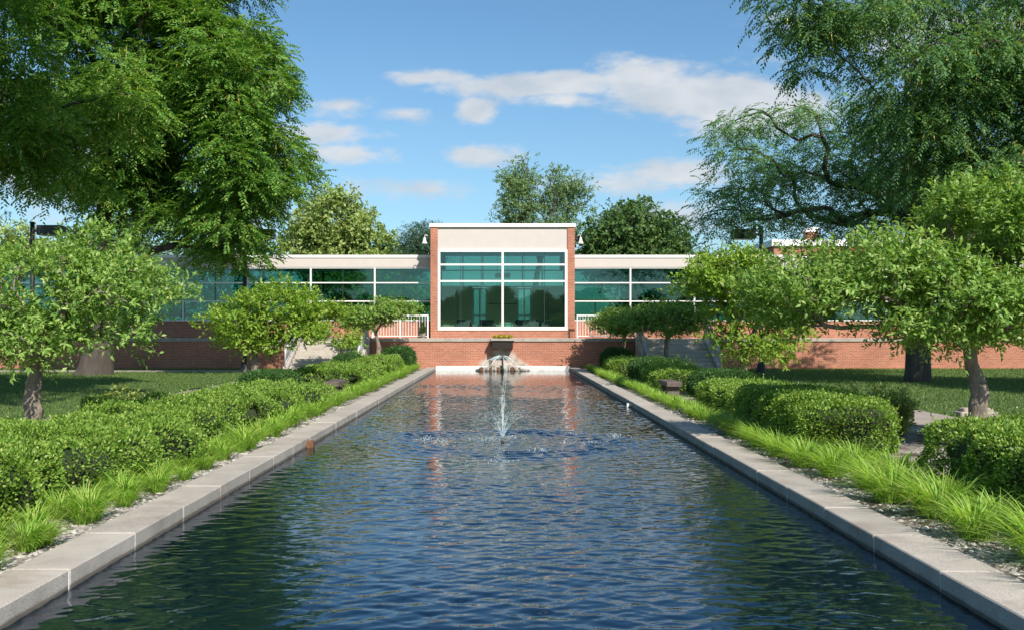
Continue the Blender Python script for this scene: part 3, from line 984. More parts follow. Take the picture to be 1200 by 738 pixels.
def skeleton(rg, base, fork, trunk_r, tips, step=.5, wig=.08, tip_r=.012, lean=None, pw=.5, flare=1.45):
    nt_ = 7
    P = [np.array(base) + (np.array(fork) - np.array(base)) * (i / nt_) + (rg.normal(0, .02, 3) * (0 < i < nt_)) for i in range(nt_ + 1)]
    par = [-1] + list(range(nt_)); pl_ = [0.0] * (nt_ + 1)
    order = np.argsort(np.linalg.norm(tips - np.array(fork), axis=1))
    ends = []
    for q in order:
        c = tips[q]
        A = np.array(P[nt_ - 1:]); dd = np.linalg.norm(A - c, axis=1); cost = dd + .42 * np.array(pl_[nt_ - 1:])
        cost = cost + np.where(A[:, 2] > c[2] + .2, (A[:, 2] - c[2]) * .5, 0)
        j = int(np.argmin(cost)) + nt_ - 1
        p0 = P[j]; pp_ = P[par[j]] if par[j] >= 0 else p0 - np.array([0, 0, 1])
        dist = dd[j - nt_ + 1]
        k = max(2, int(dist / step) + 1)
        p1 = p0 + unit(p0 - pp_) * dist * .3 + (c - p0) * .25 + np.array([0, 0, .08 * dist])
        last = j
        for i in range(1, k + 1):
            f = i / k
            pt = p0 * (1 - f) ** 2 + 2 * p1 * f * (1 - f) + c * f * f + (rg.normal(0, wig * min(dist, 1.5) * .3, 3) if i < k else 0)
            P.append(pt); par.append(last); pl_.append(pl_[last] + dist / k); last = len(P) - 1
        ends.append(last)
    P = np.array(P); par = np.array(par)
    cnt = np.zeros(len(P)); cnt[ends] = 1
    for i in range(len(P) - 1, 0, -1): cnt[par[i]] += cnt[i]
    cnt = np.maximum(cnt, 1)
    rad = tip_r * cnt ** pw
    s = trunk_r / rad[nt_]
    if s < 1: rad *= s
    for i in range(nt_ + 1):
        f = i / nt_
        rad[i] = trunk_r * (1.12 - .12 * f) * (1 + (flare - 1) * max(0, 1 - f * 3.2) ** 2)
    rad[nt_ + 1:] = np.minimum(rad[nt_ + 1:], trunk_r * .78)
    return P, par, rad, nt_


def cones(P, par, rad, idx, n=6):
    a = P[par[idx]]; b = P[idx]
    t = unit(b - a)
    ref = np.tile(np.array([[.31, .95, .02]]), (len(idx), 1))
    u = unit(np.cross(t, ref)); v = np.cross(t, u)
    r1 = rad[idx]; r0 = np.minimum(rad[par[idx]], r1 * 1.35)
    th = np.arange(n) / n * 2 * PI
    ring = u[:, None] * np.cos(th)[None, :, None] + v[:, None] * np.sin(th)[None, :, None]
    A = (a - t * r0[:, None] * .15)[:, None] + ring * r0[:, None, None]; B = (b + t * r1[:, None] * .2)[:, None] + ring * r1[:, None, None]
    V_ = np.concatenate([A, B], 1).reshape(-1, 3)
    k = np.arange(n)
    q = np.stack([k, (k + 1) % n, (k + 1) % n + n, k + n], 1)
    return V_, (np.arange(len(idx))[:, None, None] * 2 * n + q[None]).reshape(-1, 4)


def trunk_verts(rg, P, rad, n=16, gnarl=.06):
    ns = len(P) * 4
    t = np.linspace(0, len(P) - 1, ns)
    i0 = np.minimum(t.astype(int), len(P) - 2); f = (t - i0)[:, None]
    C = P[i0] * (1 - f) + P[i0 + 1] * f
    rr = rad[i0] * (1 - f[:, 0]) + rad[i0 + 1] * f[:, 0]
    th = np.arange(n) / n * 2 * PI
    ph = rg.uniform(0, 6.28, 4)
    wob = 1 + gnarl * (np.sin(3 * th[None] + ph[0] + t[:, None] * .5) + .7 * np.sin(5 * th[None] + ph[1] - t[:, None] * .8) + .6 * np.sin(2 * th[None] + t[:, None] * 1.3 + ph[2]))
    V_ = np.stack([C[:, :1] + np.cos(th)[None] * rr[:, None] * wob, C[:, 1:2] + np.sin(th)[None] * rr[:, None] * wob, np.repeat(C[:, 2:3], n, 1)], -1).reshape(-1, 3)
    k = np.arange(n)
    q = np.stack([k, (k + 1) % n, (k + 1) % n + n, k + n], 1)
    return V_, (np.arange(ns - 1)[:, None, None] * n + q[None]).reshape(-1, 4)


def tree(name, label, cat, base, fork, trunk_r, ells, n_cl, style, lm, bm, seed, group=None, cl_r=.5, per=20, k=8, shoot=.3, ll=.07, lw=.03,
         droop=.3, tip_r=.012, step=.5, inner=.45, pods=0, pw=.5, flare=1.45, keep=None):
    rg = np.random.default_rng(seed)
    base = np.array(base, float)
    t = thing(name, label, cat, tuple(base), group)
    tips = in_ellipsoids(rg, ells, n_cl, inner)
    if keep is not None: tips = tips[keep(tips)]
    n_cl = len(tips)
    P, par, rad, nt_ = skeleton(rg, base, fork, trunk_r, tips, step, tip_r=tip_r, pw=pw, flare=flare)
    v, f = trunk_verts(rg, P[:nt_ + 1] - base, rad[:nt_ + 1])
    np_mesh('trunk', v, f, bm, t, True)
    idx = np.arange(nt_ + 1, len(P))
    v, f = cones(P - base, par, rad, idx, 6)
    np_mesh('branches', v, f, bm, t, True)
    # foliage
    n = n_cl * per
    C = np.repeat(tips, per, 0)
    sz = np.repeat(rg.uniform(.65, 1.25, n_cl), per)[:, None] * cl_r
    ctr = np.average(np.array([e[:3] for e in ells]), axis=0)
    if style == 'locust':                                # drooping, feathery fronds in umbrella-like layers
        a = rg.uniform(0, 6.28, n); r = np.sqrt(rg.uniform(0, 1, n))
        off = np.stack([np.cos(a) * r, np.sin(a) * r, -.55 * r * r + rg.normal(0, .22, n)], 1)
        Pp = C + off * sz
        D = unit(np.stack([np.cos(a), np.sin(a), rg.uniform(-.55, .35, n)], 1) + rg.normal(0, .35, (n, 3)))
        V_ = sprays(rg, Pp, D, k, shoot * rg.uniform(.7, 1.3, n), ll, lw, .95, True, droop, .12)
    elif style == 'crab':                                # upright shoots with longish leaves
        off = rnd_dir(rg, n) * rg.uniform(.2, 1, n)[:, None] ** .5
        off[:, 2] *= .5
        Pp = C + off * sz
        D = unit(off * .9 + unit(Pp - ctr) * .5 + np.array([0, 0, .55]) + rg.normal(0, .35, (n, 3)))
        V_ = sprays(rg, Pp, D, k, shoot * rg.uniform(.6, 1.4, n), ll, lw, .95, False, droop)
    else:                                                # round clumps
        off = rnd_dir(rg, n) * rg.uniform(.1, 1, n)[:, None] ** .4
        off[:, 2] *= .75
        Pp = C + off * sz
        D = unit(off + rg.normal(0, .5, (n, 3)) + np.array([0, 0, .1]))
        V_ = sprays(rg, Pp, D, k, shoot * rg.uniform(.6, 1.3, n), ll, lw, .9, False, droop, .4)
    V_ = V_ - base
    np_mesh('crown', V_, np.arange(len(V_)).reshape(-1, 4), lm, t)
    if pods:
        q = rg.choice(len(Pp), pods, p=None)
        Pq = np.repeat(Pp[q], 3, 0) + rg.normal(0, .09, (pods * 3, 3))
        D = unit(np.array([0, 0, -1.0]) + rg.normal(0, .22, (len(Pq), 3)))
        v, f = leaf_quads(Pq - base, D, rnd_dir(rg, len(Pq)), rg.uniform(.18, .34, len(Pq)), .030)
        tag(np_mesh('seed_pods', v, f, M['pod'], t), kind='stuff')
    return t


def E(px, py, d, rx, ry, rd, w=1):                       # crown lobe from a photo position; radii in photo pixels, depth in metres
    x, y, z = W(px, py, d)
    s = d / F
    return (x, y, z, rx * s, rd, ry * s, w)


def below_top(px_y):
    return lambda T: T[:, 2] > -99


# the big locust on the left
b = W(110, 436, 38)
tree('honey_locust', 'large drooping locust with yellow pods, thick trunk on the left lawn', 'tree', (b[0], 38, G), (b[0] + .4, 38, 3.2), .52,
     [E(262, 88, 37, 70, 74, 3.0), E(288, 180, 36.5, 52, 58, 2.8), E(250, 258, 37, 66, 36, 2.2), E(205, 180, 38.5, 62, 80, 3.0),
      E(120, 150, 38, 80, 80, 3.0), E(165, 40, 38, 110, 90, 3.4), E(300, 260, 37, 26, 30, 1.4), E(120, -70, 38, 190, 80, 4.5)],
     275, 'locust', M['locust'], M['bark_dark'], 11, flare=1.2, cl_r=1.12, per=104, k=14, shoot=.62, ll=.17, lw=.074, droop=.32, tip_r=.020, step=.7, inner=.75, pods=2200)
# its neighbour, whose trunk stands outside the picture
tree('honey_locust', 'bright drooping locust crown coming in from the left picture edge', 'tree', (-15.5, 21.5, G), (-15.2, 21.6, 4.0), .45,
     [E(55, 85, 25, 105, 95, 2.6), E(90, 165, 25.5, 66, 54, 2.0), E(-10, 165, 25, 60, 40, 2.0), E(140, 110, 26, 36, 60, 1.6), (-10.5, 19, 11.2, 3.2, 3.2, 2.2),
      (-7.8, 14.5, 11.5, 3.0, 3.2, 1.8), (-14.5, 21, 12.5, 4, 4, 3), (-11.5, 13.5, 11.0, 3.2, 3.2, 2.2)],
     200, 'locust', M['locust_near'], M['bark_dark'], 14, cl_r=.88, per=86, k=14, shoot=.46, ll=.125, lw=.055, droop=.40, tip_r=.016, step=.6, inner=.7, pods=900)
# the airy locust behind on the right
b = W(1076, 444, 33)
tree('honey_locust', 'airy spreading locust with bare limbs showing, right of the right stairs', 'tree', (b[0], 33, G), (b[0] - .1, 33, 3.3), .36,
     [E(905, 165, 36, 70, 42, 2.2), E(868, 240, 35, 46, 46, 2.0), E(955, 230, 36, 80, 55, 2.4), E(1000, 155, 36, 90, 60, 2.6), E(1060, 230, 35, 80, 50, 2.4),
      E(1130, 220, 35, 80, 60, 2.6), E(900, 272, 34, 60, 18, 1.8)],
     165, 'locust', M['locust_a'], M['bark_dark'], 12, cl_r=.95, per=34, k=12, shoot=.52, ll=.14, lw=.055, droop=.34, flare=1.12, tip_r=.019, step=.6, inner=.35)
# the locust overhanging from the right
tree('honey_locust', 'lush locust hanging its green fronds into the upper right corner', 'tree', (18.6, 31.5, G), (18.2, 31.2, 5.0), .45,
     [E(1010, 30, 29, 66, 50, 2.0), E(945, -25, 29, 48, 60, 1.6, 1.2), E(945, 66, 29, 38, 54, 1.3, 1.3), E(1080, 60, 28.5, 100, 80, 2.4), E(1170, 110, 28, 80, 110, 2.6), E(1140, 180, 28, 80, 45, 2.0),
      E(1070, 140, 29, 50, 50, 1.8), E(1260, 100, 28, 90, 160, 3.0), E(1180, -40, 29, 110, 50, 2.6)],
     215, 'locust', M['locust_b'], M['bark_dark'], 13, cl_r=.92, per=52, k=14, shoot=.50, ll=.13, lw=.054, droop=.6, tip_r=.014, step=.6, inner=.5, pods=420)

# crab apples along both beds
CG = 'crab apple trees in the planting beds'


def crab(px, d, label, ells, n, seed, lm, fork=.95, tr=.12, per=22, ll=.085, lw=.040, cl=.34, k=8, lean=0.0, shoot=.24):
    x = (px - 589) / F * d
    ells = [(e[0], e[1], e[2] + .06, e[3] * .84, e[4] * .84, e[5] * .78, e[6]) for e in ells]
    n = int(n * .78)
    return tree('crab_apple', label, 'tree', (x, d, G), (x + lean, d, G + fork), tr * .87, ells, n, 'crab', lm, M['bark_pale'], seed, CG, cl_r=cl, per=int(per * .72), k=k,
                shoot=shoot * 1.05, ll=ll * 1.18, lw=lw * 1.12, keep=lambda T: T[:, 2] > G + 1.0, droop=.12, tip_r=.010, step=.28, inner=.5, pw=.47, flare=1.12)


crab(40, 14.2, 'pale-trunked crab apple at the left edge, nearest on the left', [E(35, 350, 14.2, 110, 65, 1.5), E(140, 350, 14.0, 78, 48, 1.0), E(110, 300, 14.4, 50, 34, .9), E(20, 400, 13.9, 80, 40, 1.1), E(130, 395, 13.9, 66, 28, .8), E(-60, 370, 14.2, 60, 60, 1.2)],
     250, 31, M['crab'], .95, .135, 26, .075, .034, .28)
crab(300, 26.8, 'crab apple with slim pale trunk left of the left stairs', [E(325, 362, 26.8, 50, 30, 1.1), E(280, 385, 26.6, 46, 26, 1.0), E(342, 388, 26.8, 34, 22, .9), E(305, 402, 26.5, 30, 14, .8)],
     150, 32, M['crab_y'], 1.15, .11, 26, .095, .045, .34, lean=-.05)
crab(397, 39.6, 'small lopsided crab apple in front of the left stairs', [E(385, 368, 39.6, 22, 14, .7), E(378, 390, 39.4, 14, 12, .5), E(408, 400, 39.5, 12, 9, .4, 2)],
     48, 33, M['crab_y'], .9, .10, 22, .11, .055, .36, lean=.05)
crab(444, 42.5, 'crab apple by the brick wall left of the pool end', [E(440, 370, 42.5, 36, 17, 1.0), E(465, 366, 42.5, 26, 14, .8), E(420, 378, 42.4, 24, 10, .7)],
     95, 34, M['crab'], 1.0, .12, 24, .11, .05, .40)
crab(1146, 14.2, 'largest crab apple at the right edge, with a dark forked trunk', [E(1170, 265, 14.2, 95, 60, 1.3), E(1060, 330, 14.2, 90, 55, 1.2), E(950, 345, 14.4, 84, 58, 1.1, 1.5), E(1150, 365, 13.9, 110, 50, 1.3), E(1230, 320, 14.2, 90, 80, 1.3), E(1090, 390, 14.0, 80, 28, .9)],
     470, 35, M['crab'], .95, .135, 28, .080, .034, .28)
crab(872, 27.1, 'bright green crab apple in front of the right stairs', [E(850, 325, 27.1, 62, 36, 1.3), E(880, 350, 27.0, 66, 42, 1.3), E(895, 395, 26.9, 54, 36, 1.1), E(820, 335, 27.2, 34, 24, .8), E(930, 350, 27.3, 36, 40, .9), E(850, 400, 27, 22, 22, .7)],
     260, 36, M['crab_y'], 1.25, .105, 27, .10, .048, .36)
crab(781, 39.6, 'spreading crab apple between pool and right stairs, slim trunk', [E(785, 375, 39.6, 46, 24, 1.3), E(745, 380, 39.5, 40, 22, 1.1), E(815, 378, 39.6, 24, 22, .9)],
     150, 37, M['crab'], 1.25, .10, 24, .11, .052, .40)
crab(731, 42.7, 'crab apple by the brick wall right of the pool end', [E(722, 380, 42.7, 32, 14, .9), E(750, 376, 42.7, 24, 13, .8)],
     75, 38, M['crab'], 1.1, .10, 22, .11, .05, .40)

# ------------------------------------------------------------------ clipped hedges
def hedge(x0, x1, y0, y1, h, label, seed, dens, ll, lm=None, n_exp=4.5, lump=.05, group='clipped bushes along the pool', cat='bush', name='clipped_bush'):
    rg = np.random.default_rng(seed)
    if x0 > x1: x0, x1 = x1, x0
    c = np.array([(x0 + x1) / 2, (y0 + y1) / 2, G + h * .42])
    s = np.array([(x1 - x0) / 2, (y1 - y0) / 2, h * .58])
    t = thing(name, label, cat, (c[0], c[1], G), group)
    areas = np.array([s[1] * s[2], s[1] * s[2], s[0] * s[2], s[0] * s[2], s[0] * s[1]]) * 4
    n = int(areas.sum() * dens * .85)
    fc = rg.choice(5, n, p=areas / areas.sum())
    q = rg.uniform(-1, 1, (n, 3))
    q[fc == 0, 0] = 1; q[fc == 1, 0] = -1; q[fc == 2, 1] = 1; q[fc == 3, 1] = -1; q[fc == 4, 2] = 1
    ph = rg.uniform(0, 6.28, 9)

    def surf(q_):
        p = q_ / (np.sum(np.abs(q_) ** n_exp, axis=1, keepdims=True) ** (1 / n_exp))
        wp = p * s
        g_ = 1 + lump / min(s[0], .7) * (np.sin(wp[:, 0] * 5 + ph[0]) * np.sin(wp[:, 1] * 4.2 + ph[1]) + .6 * np.sin(wp[:, 1] * 7 + ph[2] + wp[:, 2] * 5) + .45 * np.sin(wp[:, 0] * 11 + ph[3] + wp[:, 1] * 9) * np.sin(wp[:, 2] * 13 + ph[4]))
        return wp * g_[:, None], unit(np.sign(p) * np.abs(p) ** (n_exp - 1) / s)
    wp, nr = surf(q)
    depth = np.abs(rg.normal(0, .05, n)) - .025
    wp = wp - nr * depth[:, None]
    off = np.array([0, 0, c[2] - G])
    D = unit(nr * .9 + rg.normal(0, .62, (n, 3)) + np.array([0, 0, .25])); N_ = unit(np.cross(D, rnd_dir(rg, n)) + nr * .35)
    V_, Fq_ = leaf_quads(wp + off, D, N_, ll * rg.uniform(.7, 1.3, n), ll * .58 * rg.uniform(.8, 1.2, n))
    ns_ = max(20, int(areas.sum() * 34))                 # stray new shoots the shears missed
    pick = rg.choice(len(wp), ns_)
    dsh = unit(nr[pick] * .6 + rg.normal(0, .4, (ns_, 3)) + np.array([0, 0, .7]))
    V_ = np.concatenate([V_, sprays(rg, wp[pick] + off, dsh, 5, rg.uniform(.05, .16, ns_), ll * .9, ll * .5, .8, False, .05)], 0)
    zz = V_.reshape(-1, 4, 3)[:, 0, 2]
    V_ = V_.reshape(-1, 4, 3)[zz > .02].reshape(-1, 3)
    np_mesh('foliage', V_, np.arange(len(V_)).reshape(-1, 4), lm or M['hedge'], t)
    # dark closed core, added inside the leaves to block light
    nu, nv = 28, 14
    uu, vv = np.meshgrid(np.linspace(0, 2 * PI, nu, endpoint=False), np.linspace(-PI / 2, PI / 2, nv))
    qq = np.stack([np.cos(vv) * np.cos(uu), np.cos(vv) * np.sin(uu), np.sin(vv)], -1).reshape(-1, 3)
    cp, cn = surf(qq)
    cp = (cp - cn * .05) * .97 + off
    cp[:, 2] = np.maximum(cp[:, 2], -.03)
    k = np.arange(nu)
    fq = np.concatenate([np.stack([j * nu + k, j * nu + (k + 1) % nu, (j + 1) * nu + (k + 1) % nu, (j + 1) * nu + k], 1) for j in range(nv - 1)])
    np_mesh('shade_core', cp, fq, M['core'], t, True)
    return t


hedge(-6.1, -3.9, 5.6, 7.95, .76, 'clipped leafy bush at the left picture edge, nearest of the left row', 101, 3300, .042, None, 3.9, .12)
hedge(-5.9, -4.15, 8.5, 9.5, .62, 'clipped bush second from the left picture edge, above the grass tufts', 102, 3300, .042, None, 3.9, .12)
hedge(-5.85, -3.9, 9.95, 13.0, .60, 'broad light green clipped bush third along the left kerb', 103, 3000, .043, None, 3.9, .12)
hedge(-6.3, -4.25, 13.7, 16.2, .60, 'clipped bush with a shaded end behind the broad light green one on the left', 104, 2300, .046, None, 3.9, .12)
hedge(-6.0, -3.95, 16.8, 22.4, .52, 'long clipped bush before the bench on the left', 105, 1700, .050, None, 3.9, .12)
hedge(-6.6, -5.2, 23.4, 26.4, .66, 'dark rounded bush behind the bench on the left', 106, 1500, .050, M['hedge_dark'], 2.6)  # a shadowed bush: the shade is put into its leaf colour
hedge(-6.0, -4.0, 27.0, 33.0, .60, 'light green clipped bush beyond the bench on the left', 107, 1300, .058, None, 3.9, .12)
hedge(-5.9, -5.0, 33.4, 35.6, .86, 'small dark bush peeping over the far left clipped bushes', 108, 1300, .058, M['hedge_dark'], 2.6)
hedge(-5.2, -3.95, 33.4, 39.4, .66, 'light green clipped bush near the far left corner of the pool', 109, 1100, .064, None, 3.9, .12)
hedge(-5.0, -3.75, 40.2, 42.6, .98, 'tall dark rounded bush at the far left corner of the pool', 110, 1100, .066, M['hedge_dark'], 2.8)
hedge(4.52, 6.6, 5.0, 10.75, .76, 'square clipped bush at the right picture edge, nearest of the right row', 111, 3300, .040, None, 7)
hedge(4.0, 5.45, 13.1, 17.2, .76, 'large rounded clipped bush in shade, second along the right kerb', 112, 2500, .044, M['hedge'], 4.2, .06)
hedge(4.45, 6.2, 17.3, 23.2, .56, 'sunlit long clipped bush beyond the large shaded one on the right', 113, 1700, .050)
hedge(4.9, 6.5, 24.2, 26.8, .66, 'dark low bush behind the bench on the right', 114, 1500, .050, M['hedge_dark'], 2.8)  # dark from shade, which is carried here by the darker leaf colour
hedge(4.3, 5.9, 27.0, 31.2, .60, 'light green clipped bush just beyond the bench on the right', 115, 1300, .056, None, 3.2)
hedge(4.4, 6.0, 31.8, 35.2, .74, 'dark rounded bush fifth along the right kerb', 116, 1300, .058, M['hedge_dark'], 2.8)
hedge(4.0, 5.6, 36.0, 39.6, .64, 'light green rounded bush near the far right corner of the pool', 117, 1100, .062, None, 3)
hedge(4.2, 5.5, 40.4, 42.6, .92, 'small dark bush at the far right corner of the pool', 118, 1100, .064, M['hedge_dark'], 2.8)


def loose_shrub(x, y, h, w, label, seed, lm=None):
    rg = np.random.default_rng(seed)
    t = thing('loose_shrub', label, 'shrub', (x, y, G), 'unclipped shrubs behind the hedges')
    st = MB(); Pp, Dd = [], []
    for i in range(26):
        a = rg.uniform(0, 6.28); r = rg.uniform(.1, 1) * w; hh = h * rg.uniform(.6, 1.05) * (1 - .3 * r / w)
        p0 = (rg.normal(0, .06), rg.normal(0, .06), -.02); p1 = (r * .5 * math.cos(a), r * .5 * math.sin(a), hh * .6); p2 = (r * math.cos(a), r * math.sin(a), hh)
        st.tube([p0, p1, p2], [.009, .006, .003], 4)
        for f in np.linspace(.25, 1, 9):
            q = np.array(p0) * (1 - f) ** 2 + 2 * np.array(p1) * f * (1 - f) + np.array(p2) * f * f
            for _ in range(2):
                Pp.append(q); Dd.append(np.array([math.cos(a), math.sin(a), .6]) + rg.normal(0, .6, 3))
    st.build('stems', M['bark_pale'], t)
    V_ = sprays(rg, np.array(Pp), unit(np.array(Dd)), 5, .16, .075, .036, .9, False, .1)
    np_mesh('foliage', V_, np.arange(len(V_)).reshape(-1, 4), lm or M['shrub'], t)


loose_shrub(6.5, 17.6, .85, .75, 'loose yellow-green shrub behind the large shaded bush on the right', 201)
loose_shrub(6.4, 15.8, .7, .5, 'smaller loose shrub between the large shaded bush and the path', 202)
loose_shrub(6.1, 11.6, .55, .4, 'dull green shrub in the gap between the two nearest right bushes', 203, M['crab'])
loose_shrub(-7.0, 18.0, .62, .5, 'loose leafy shrub behind the left bushes beside the path', 204)
loose_shrub(-5.5, 36.8, .95, .5, 'loose shrub at the foot of the left stairs', 205, M['crab'])
loose_shrub(6.6, 36.2, .8, .5, 'loose shrub at the foot of the right stairs', 206, M['crab'])
ps = thing('potted_shrub', 'small dark conical shrub on the terrace left of the pavilion', 'plant', (-3.66, 45.05, TZ))
MB().lathe((0, 0, 0), [(.10, 0), (.13, .2), (.14, .22)], 12).build('pot', M['coping'], ps, True)
rg = np.random.default_rng(4)
a = rg.uniform(0, 6.28, 700); zz = rg.uniform(0, 1, 700); r = .15 * (1 - zz * .8)
Pp = np.stack([np.cos(a) * r, np.sin(a) * r, .2 + zz * .5], 1)
V, Fq = leaf_quads(Pp, unit(np.stack([np.cos(a), np.sin(a), 1 + 0 * a], 1) + rg.normal(0, .4, (700, 3))), rnd_dir(rg, 700), .06, .03)
np_mesh('foliage', V, Fq, M['hedge_dark'], ps)


# ------------------------------------------------------------------ grass clumps along the kerbs
def clump_mesh(seed, n, L, spread, wid, lean=0.0):
    rg = np.random.default_rng(seed)
    a = rg.uniform(0, 6.28, n); out = rg.uniform(.15, 1, n) ** .7 * spread
    l = L * rg.uniform(.55, 1.1, n)
    seg = 6
    V_ = []
    b = np.stack([np.cos(a), np.sin(a), 0 * a], 1)
    base = b * (rg.uniform(0, .09, n) * (spread / .35))[:, None] + rg.normal(0, .02, (n, 3)) * [1, 1, 0]
    side = np.stack([-np.sin(a + rg.normal(0, .5, n)), np.cos(a), 0 * a], 1)
    arch = rg.uniform(.55, 1.15, n)
    for i in range(seg + 1):
        f = i / seg
        h = l * (f * .95 - arch * .62 * f ** 2.2)
        d = out * (f ** 1.4)
        c = base + b * d[:, None] + np.array([lean * f * f * L, 0, 0])
        c[:, 2] = np.maximum(h, .012)
        w = wid * (1 - f ** 2.2) * (.55 + .9 * min(f * 3, 1) * .5)
        V_.append(c - side * w / 2); V_.append(c + side * w / 2)
    V_ = np.stack(V_, 1)                                 # n, 2*(seg+1), 3
    q = np.array([(2 * i, 2 * i + 1, 2 * i + 3, 2 * i + 2) for i in range(seg)])
    Fq_ = (np.arange(n)[:, None, None] * 2 * (seg + 1) + q[None]).reshape(-1, 4)
    me_o = np_mesh('grass_clump', V_.reshape(-1, 3), Fq_, M['blade'], link=False)
    return me_o


protoR = [clump_mesh(300 + i, 300, .74, .56, .015, -.12) for i in range(4)]
protoL = [clump_mesh(310 + i, 230, .58, .36, .013, .08) for i in range(4)]
protoS = [clump_mesh(320 + i, 180, .62, .44, .019, 0) for i in range(3)]


def clump(proto, x, y, s, rz, label, group):
    o_ = proto.copy(); COL.objects.link(o_)
    o_.location = (x, y, G + .01); o_.scale = (s, s, s * 1.0); o_.rotation_euler = (0, 0, rz)
    return tag(o_, label, 'grass clump', group)


rg = np.random.default_rng(41)
near_left = [(-3.62, 6.35, 'grass tuft at the left picture edge, partly cut off, on pebbles'), (-3.66, 7.55, 'separate spiky grass tuft on pebbles, nearest whole one on the left'),
             (-3.68, 8.75, 'grass tuft on the left just beyond the separate spiky one'), (-3.74, 9.75, 'wide grass tuft below the broad light green bush on the left'),
             (-3.78, 10.7, 'grass tuft below the middle of the broad light green bush on the left'), (-3.76, 11.9, 'small grass tuft near the far end of the broad light green bush'),
             (-3.74, 13.1, 'grass tuft at the gap after the broad light green bush on the left')]
for i, (x, y, lab) in enumerate(near_left):
    clump(protoL[i % 4], x, y, rg.uniform(.85, 1.05) * (.72 if i >= 5 else 1), rg.normal(0, .35), lab, 'grass tufts along the left kerb')
y = 14.0
while y < 42.6:
    clump(protoS[int(rg.integers(3))], -3.80 + rg.normal(0, .07), y, rg.uniform(.75, 1.1), rg.uniform(0, 6.28), 'bright green grass tuft in the continuous strip along the far left kerb', 'far left kerb grass strip')
    y += rg.uniform(.36, .62)
for i in range(9):
    clump(protoL[(i + 2) % 4], -3.66 + rg.normal(0, .03), 6.9 + i * .85, rg.uniform(.6, .85), rg.normal(0, .4), 'smaller grass tuft on the pebbles between the larger tufts by the left kerb', 'smaller tufts by the left kerb')
for i in range(14):
    clump(protoL[i % 4], -3.98 + rg.normal(0, .03), 7.2 + i * .55, rg.uniform(.7, .95), rg.normal(0, .4), 'grass tuft in the back row close under the nearest left bushes', 'back row of grass on the left')
near_right = [(4.05, 6.2, 'long-bladed grass clump at the right picture edge, nearest on the right'), (4.12, 7.1, 'long-bladed grass clump second from the right picture edge'),
              (4.02, 8.0, 'arching grass clump below the square clipped bush on the right'), (4.1, 8.85, 'arching grass clump at the far end of the square clipped bush'),
              (4.0, 9.7, 'arching grass clump in the gap between the two nearest right bushes'), (4.12, 10.5, 'grass clump spilling towards the kerb before the large shaded bush'),
              (4.0, 11.4, 'shaded grass clump at the near end of the large shaded bush')]
for i, (x, y, lab) in enumerate(near_right):
    clump(protoR[i % 4], x - .17, y, rg.uniform(.85, 1.05), rg.normal(0, .35), lab, 'grass clumps along the right kerb')
    clump(protoR[(i + 1) % 4], x + .22, y + .4, rg.uniform(.8, .95), rg.normal(0, .4), 'long-bladed grass clump in the back row between kerb clumps and right bushes', 'back row of grass on the right')
y = 12.2
while y < 42.6:
    clump(protoS[int(rg.integers(3))] if y > 17 else protoR[int(rg.integers(4))], 3.78 + rg.normal(0, .06), y, rg.uniform(.62, .92), rg.uniform(0, 6.28) if y > 17 else rg.normal(0, .4),
          'bright green grass tuft in the continuous strip along the far right kerb', 'far right kerb grass strip')
    y += rg.uniform(.34, .56)


# pebbles near the camera
def pebbles():
    rg = np.random.default_rng(9)
    for sgn in (-1, 1):
        n = 3600
        yv = 4.6 + 18 * rg.uniform(0, 1, n) ** 1.6
        xv = sgn * (3.45 + np.abs(rg.normal(0, .30, n)))
        if sgn > 0: xv = 3.45 + np.abs(rg.normal(0, .5, n))
        r = rg.uniform(.012, .032, n)
        off = np.array([(1, 0, 0), (.5, .87, 0), (-.5, .87, 0), (-1, 0, 0), (-.5, -.87, 0), (.5, -.87, 0), (.45, .2, .7), (-.4, .35, .7), (-.1, -.5, .72)])
        J = rg.uniform(.75, 1.25, (n, 9, 3))
        V_ = np.stack([xv, yv, G + .008 + 0 * r], 1)[:, None] + off[None] * J * (r[:, None, None] * np.array([1.15, 1.0, .8]))
        a = rg.uniform(0, 6.28, n)
        fc = np.array([(0, 1, 6), (1, 2, 7), (1, 7, 6), (2, 3, 7), (3, 4, 8), (3, 8, 7), (4, 5, 8), (5, 0, 6), (5, 6, 8), (6, 7, 8)])
        o_ = np_mesh('pebbles', V_.reshape(-1, 3), (np.arange(n)[:, None, None] * 9 + fc[None]).reshape(-1, 3), M['pebble'], smooth=True)
        tag(o_, 'grey and white pebbles scattered beside the %s kerb' % ('left' if sgn < 0 else 'right'), 'pebbles', kind='stuff')


pebbles()


def turf():
    rg = np.random.default_rng(10)
    for sgn in (-1, 1):
        n = 90000
        yv = 13 + 31 * rg.uniform(0, 1, n); xv = sgn * (8.9 + 19 * rg.uniform(0, 1, n))
        if sgn < 0:
            kp = (yv < 40.5) | (yv > 42); xv, yv = xv[kp], yv[kp]; n = len(xv)
        kp = ~((np.abs(xv) < 9.75) & (yv > 38.5)); xv, yv = xv[kp], yv[kp]; n = len(xv)
        P = np.stack([xv, yv, G - .005 + 0 * xv], 1)
        D = unit(rg.normal(0, .45, (n, 3)) + np.array([0, 0, 1])); S = unit(np.cross(D, rnd_dir(rg, n)))
        l = rg.uniform(.035, .085, n)[:, None]; w = rg.uniform(.010, .022, n)[:, None]
        V_ = np.stack([P - S * w, P + S * w, P + D * l], 1).reshape(-1, 3)
        tag(np_mesh('turf', V_, np.arange(3 * n).reshape(-1, 3), M['turf']), 'mown grass of the %s lawn' % ('left' if sgn < 0 else 'right'), 'grass', kind='stuff')


turf()

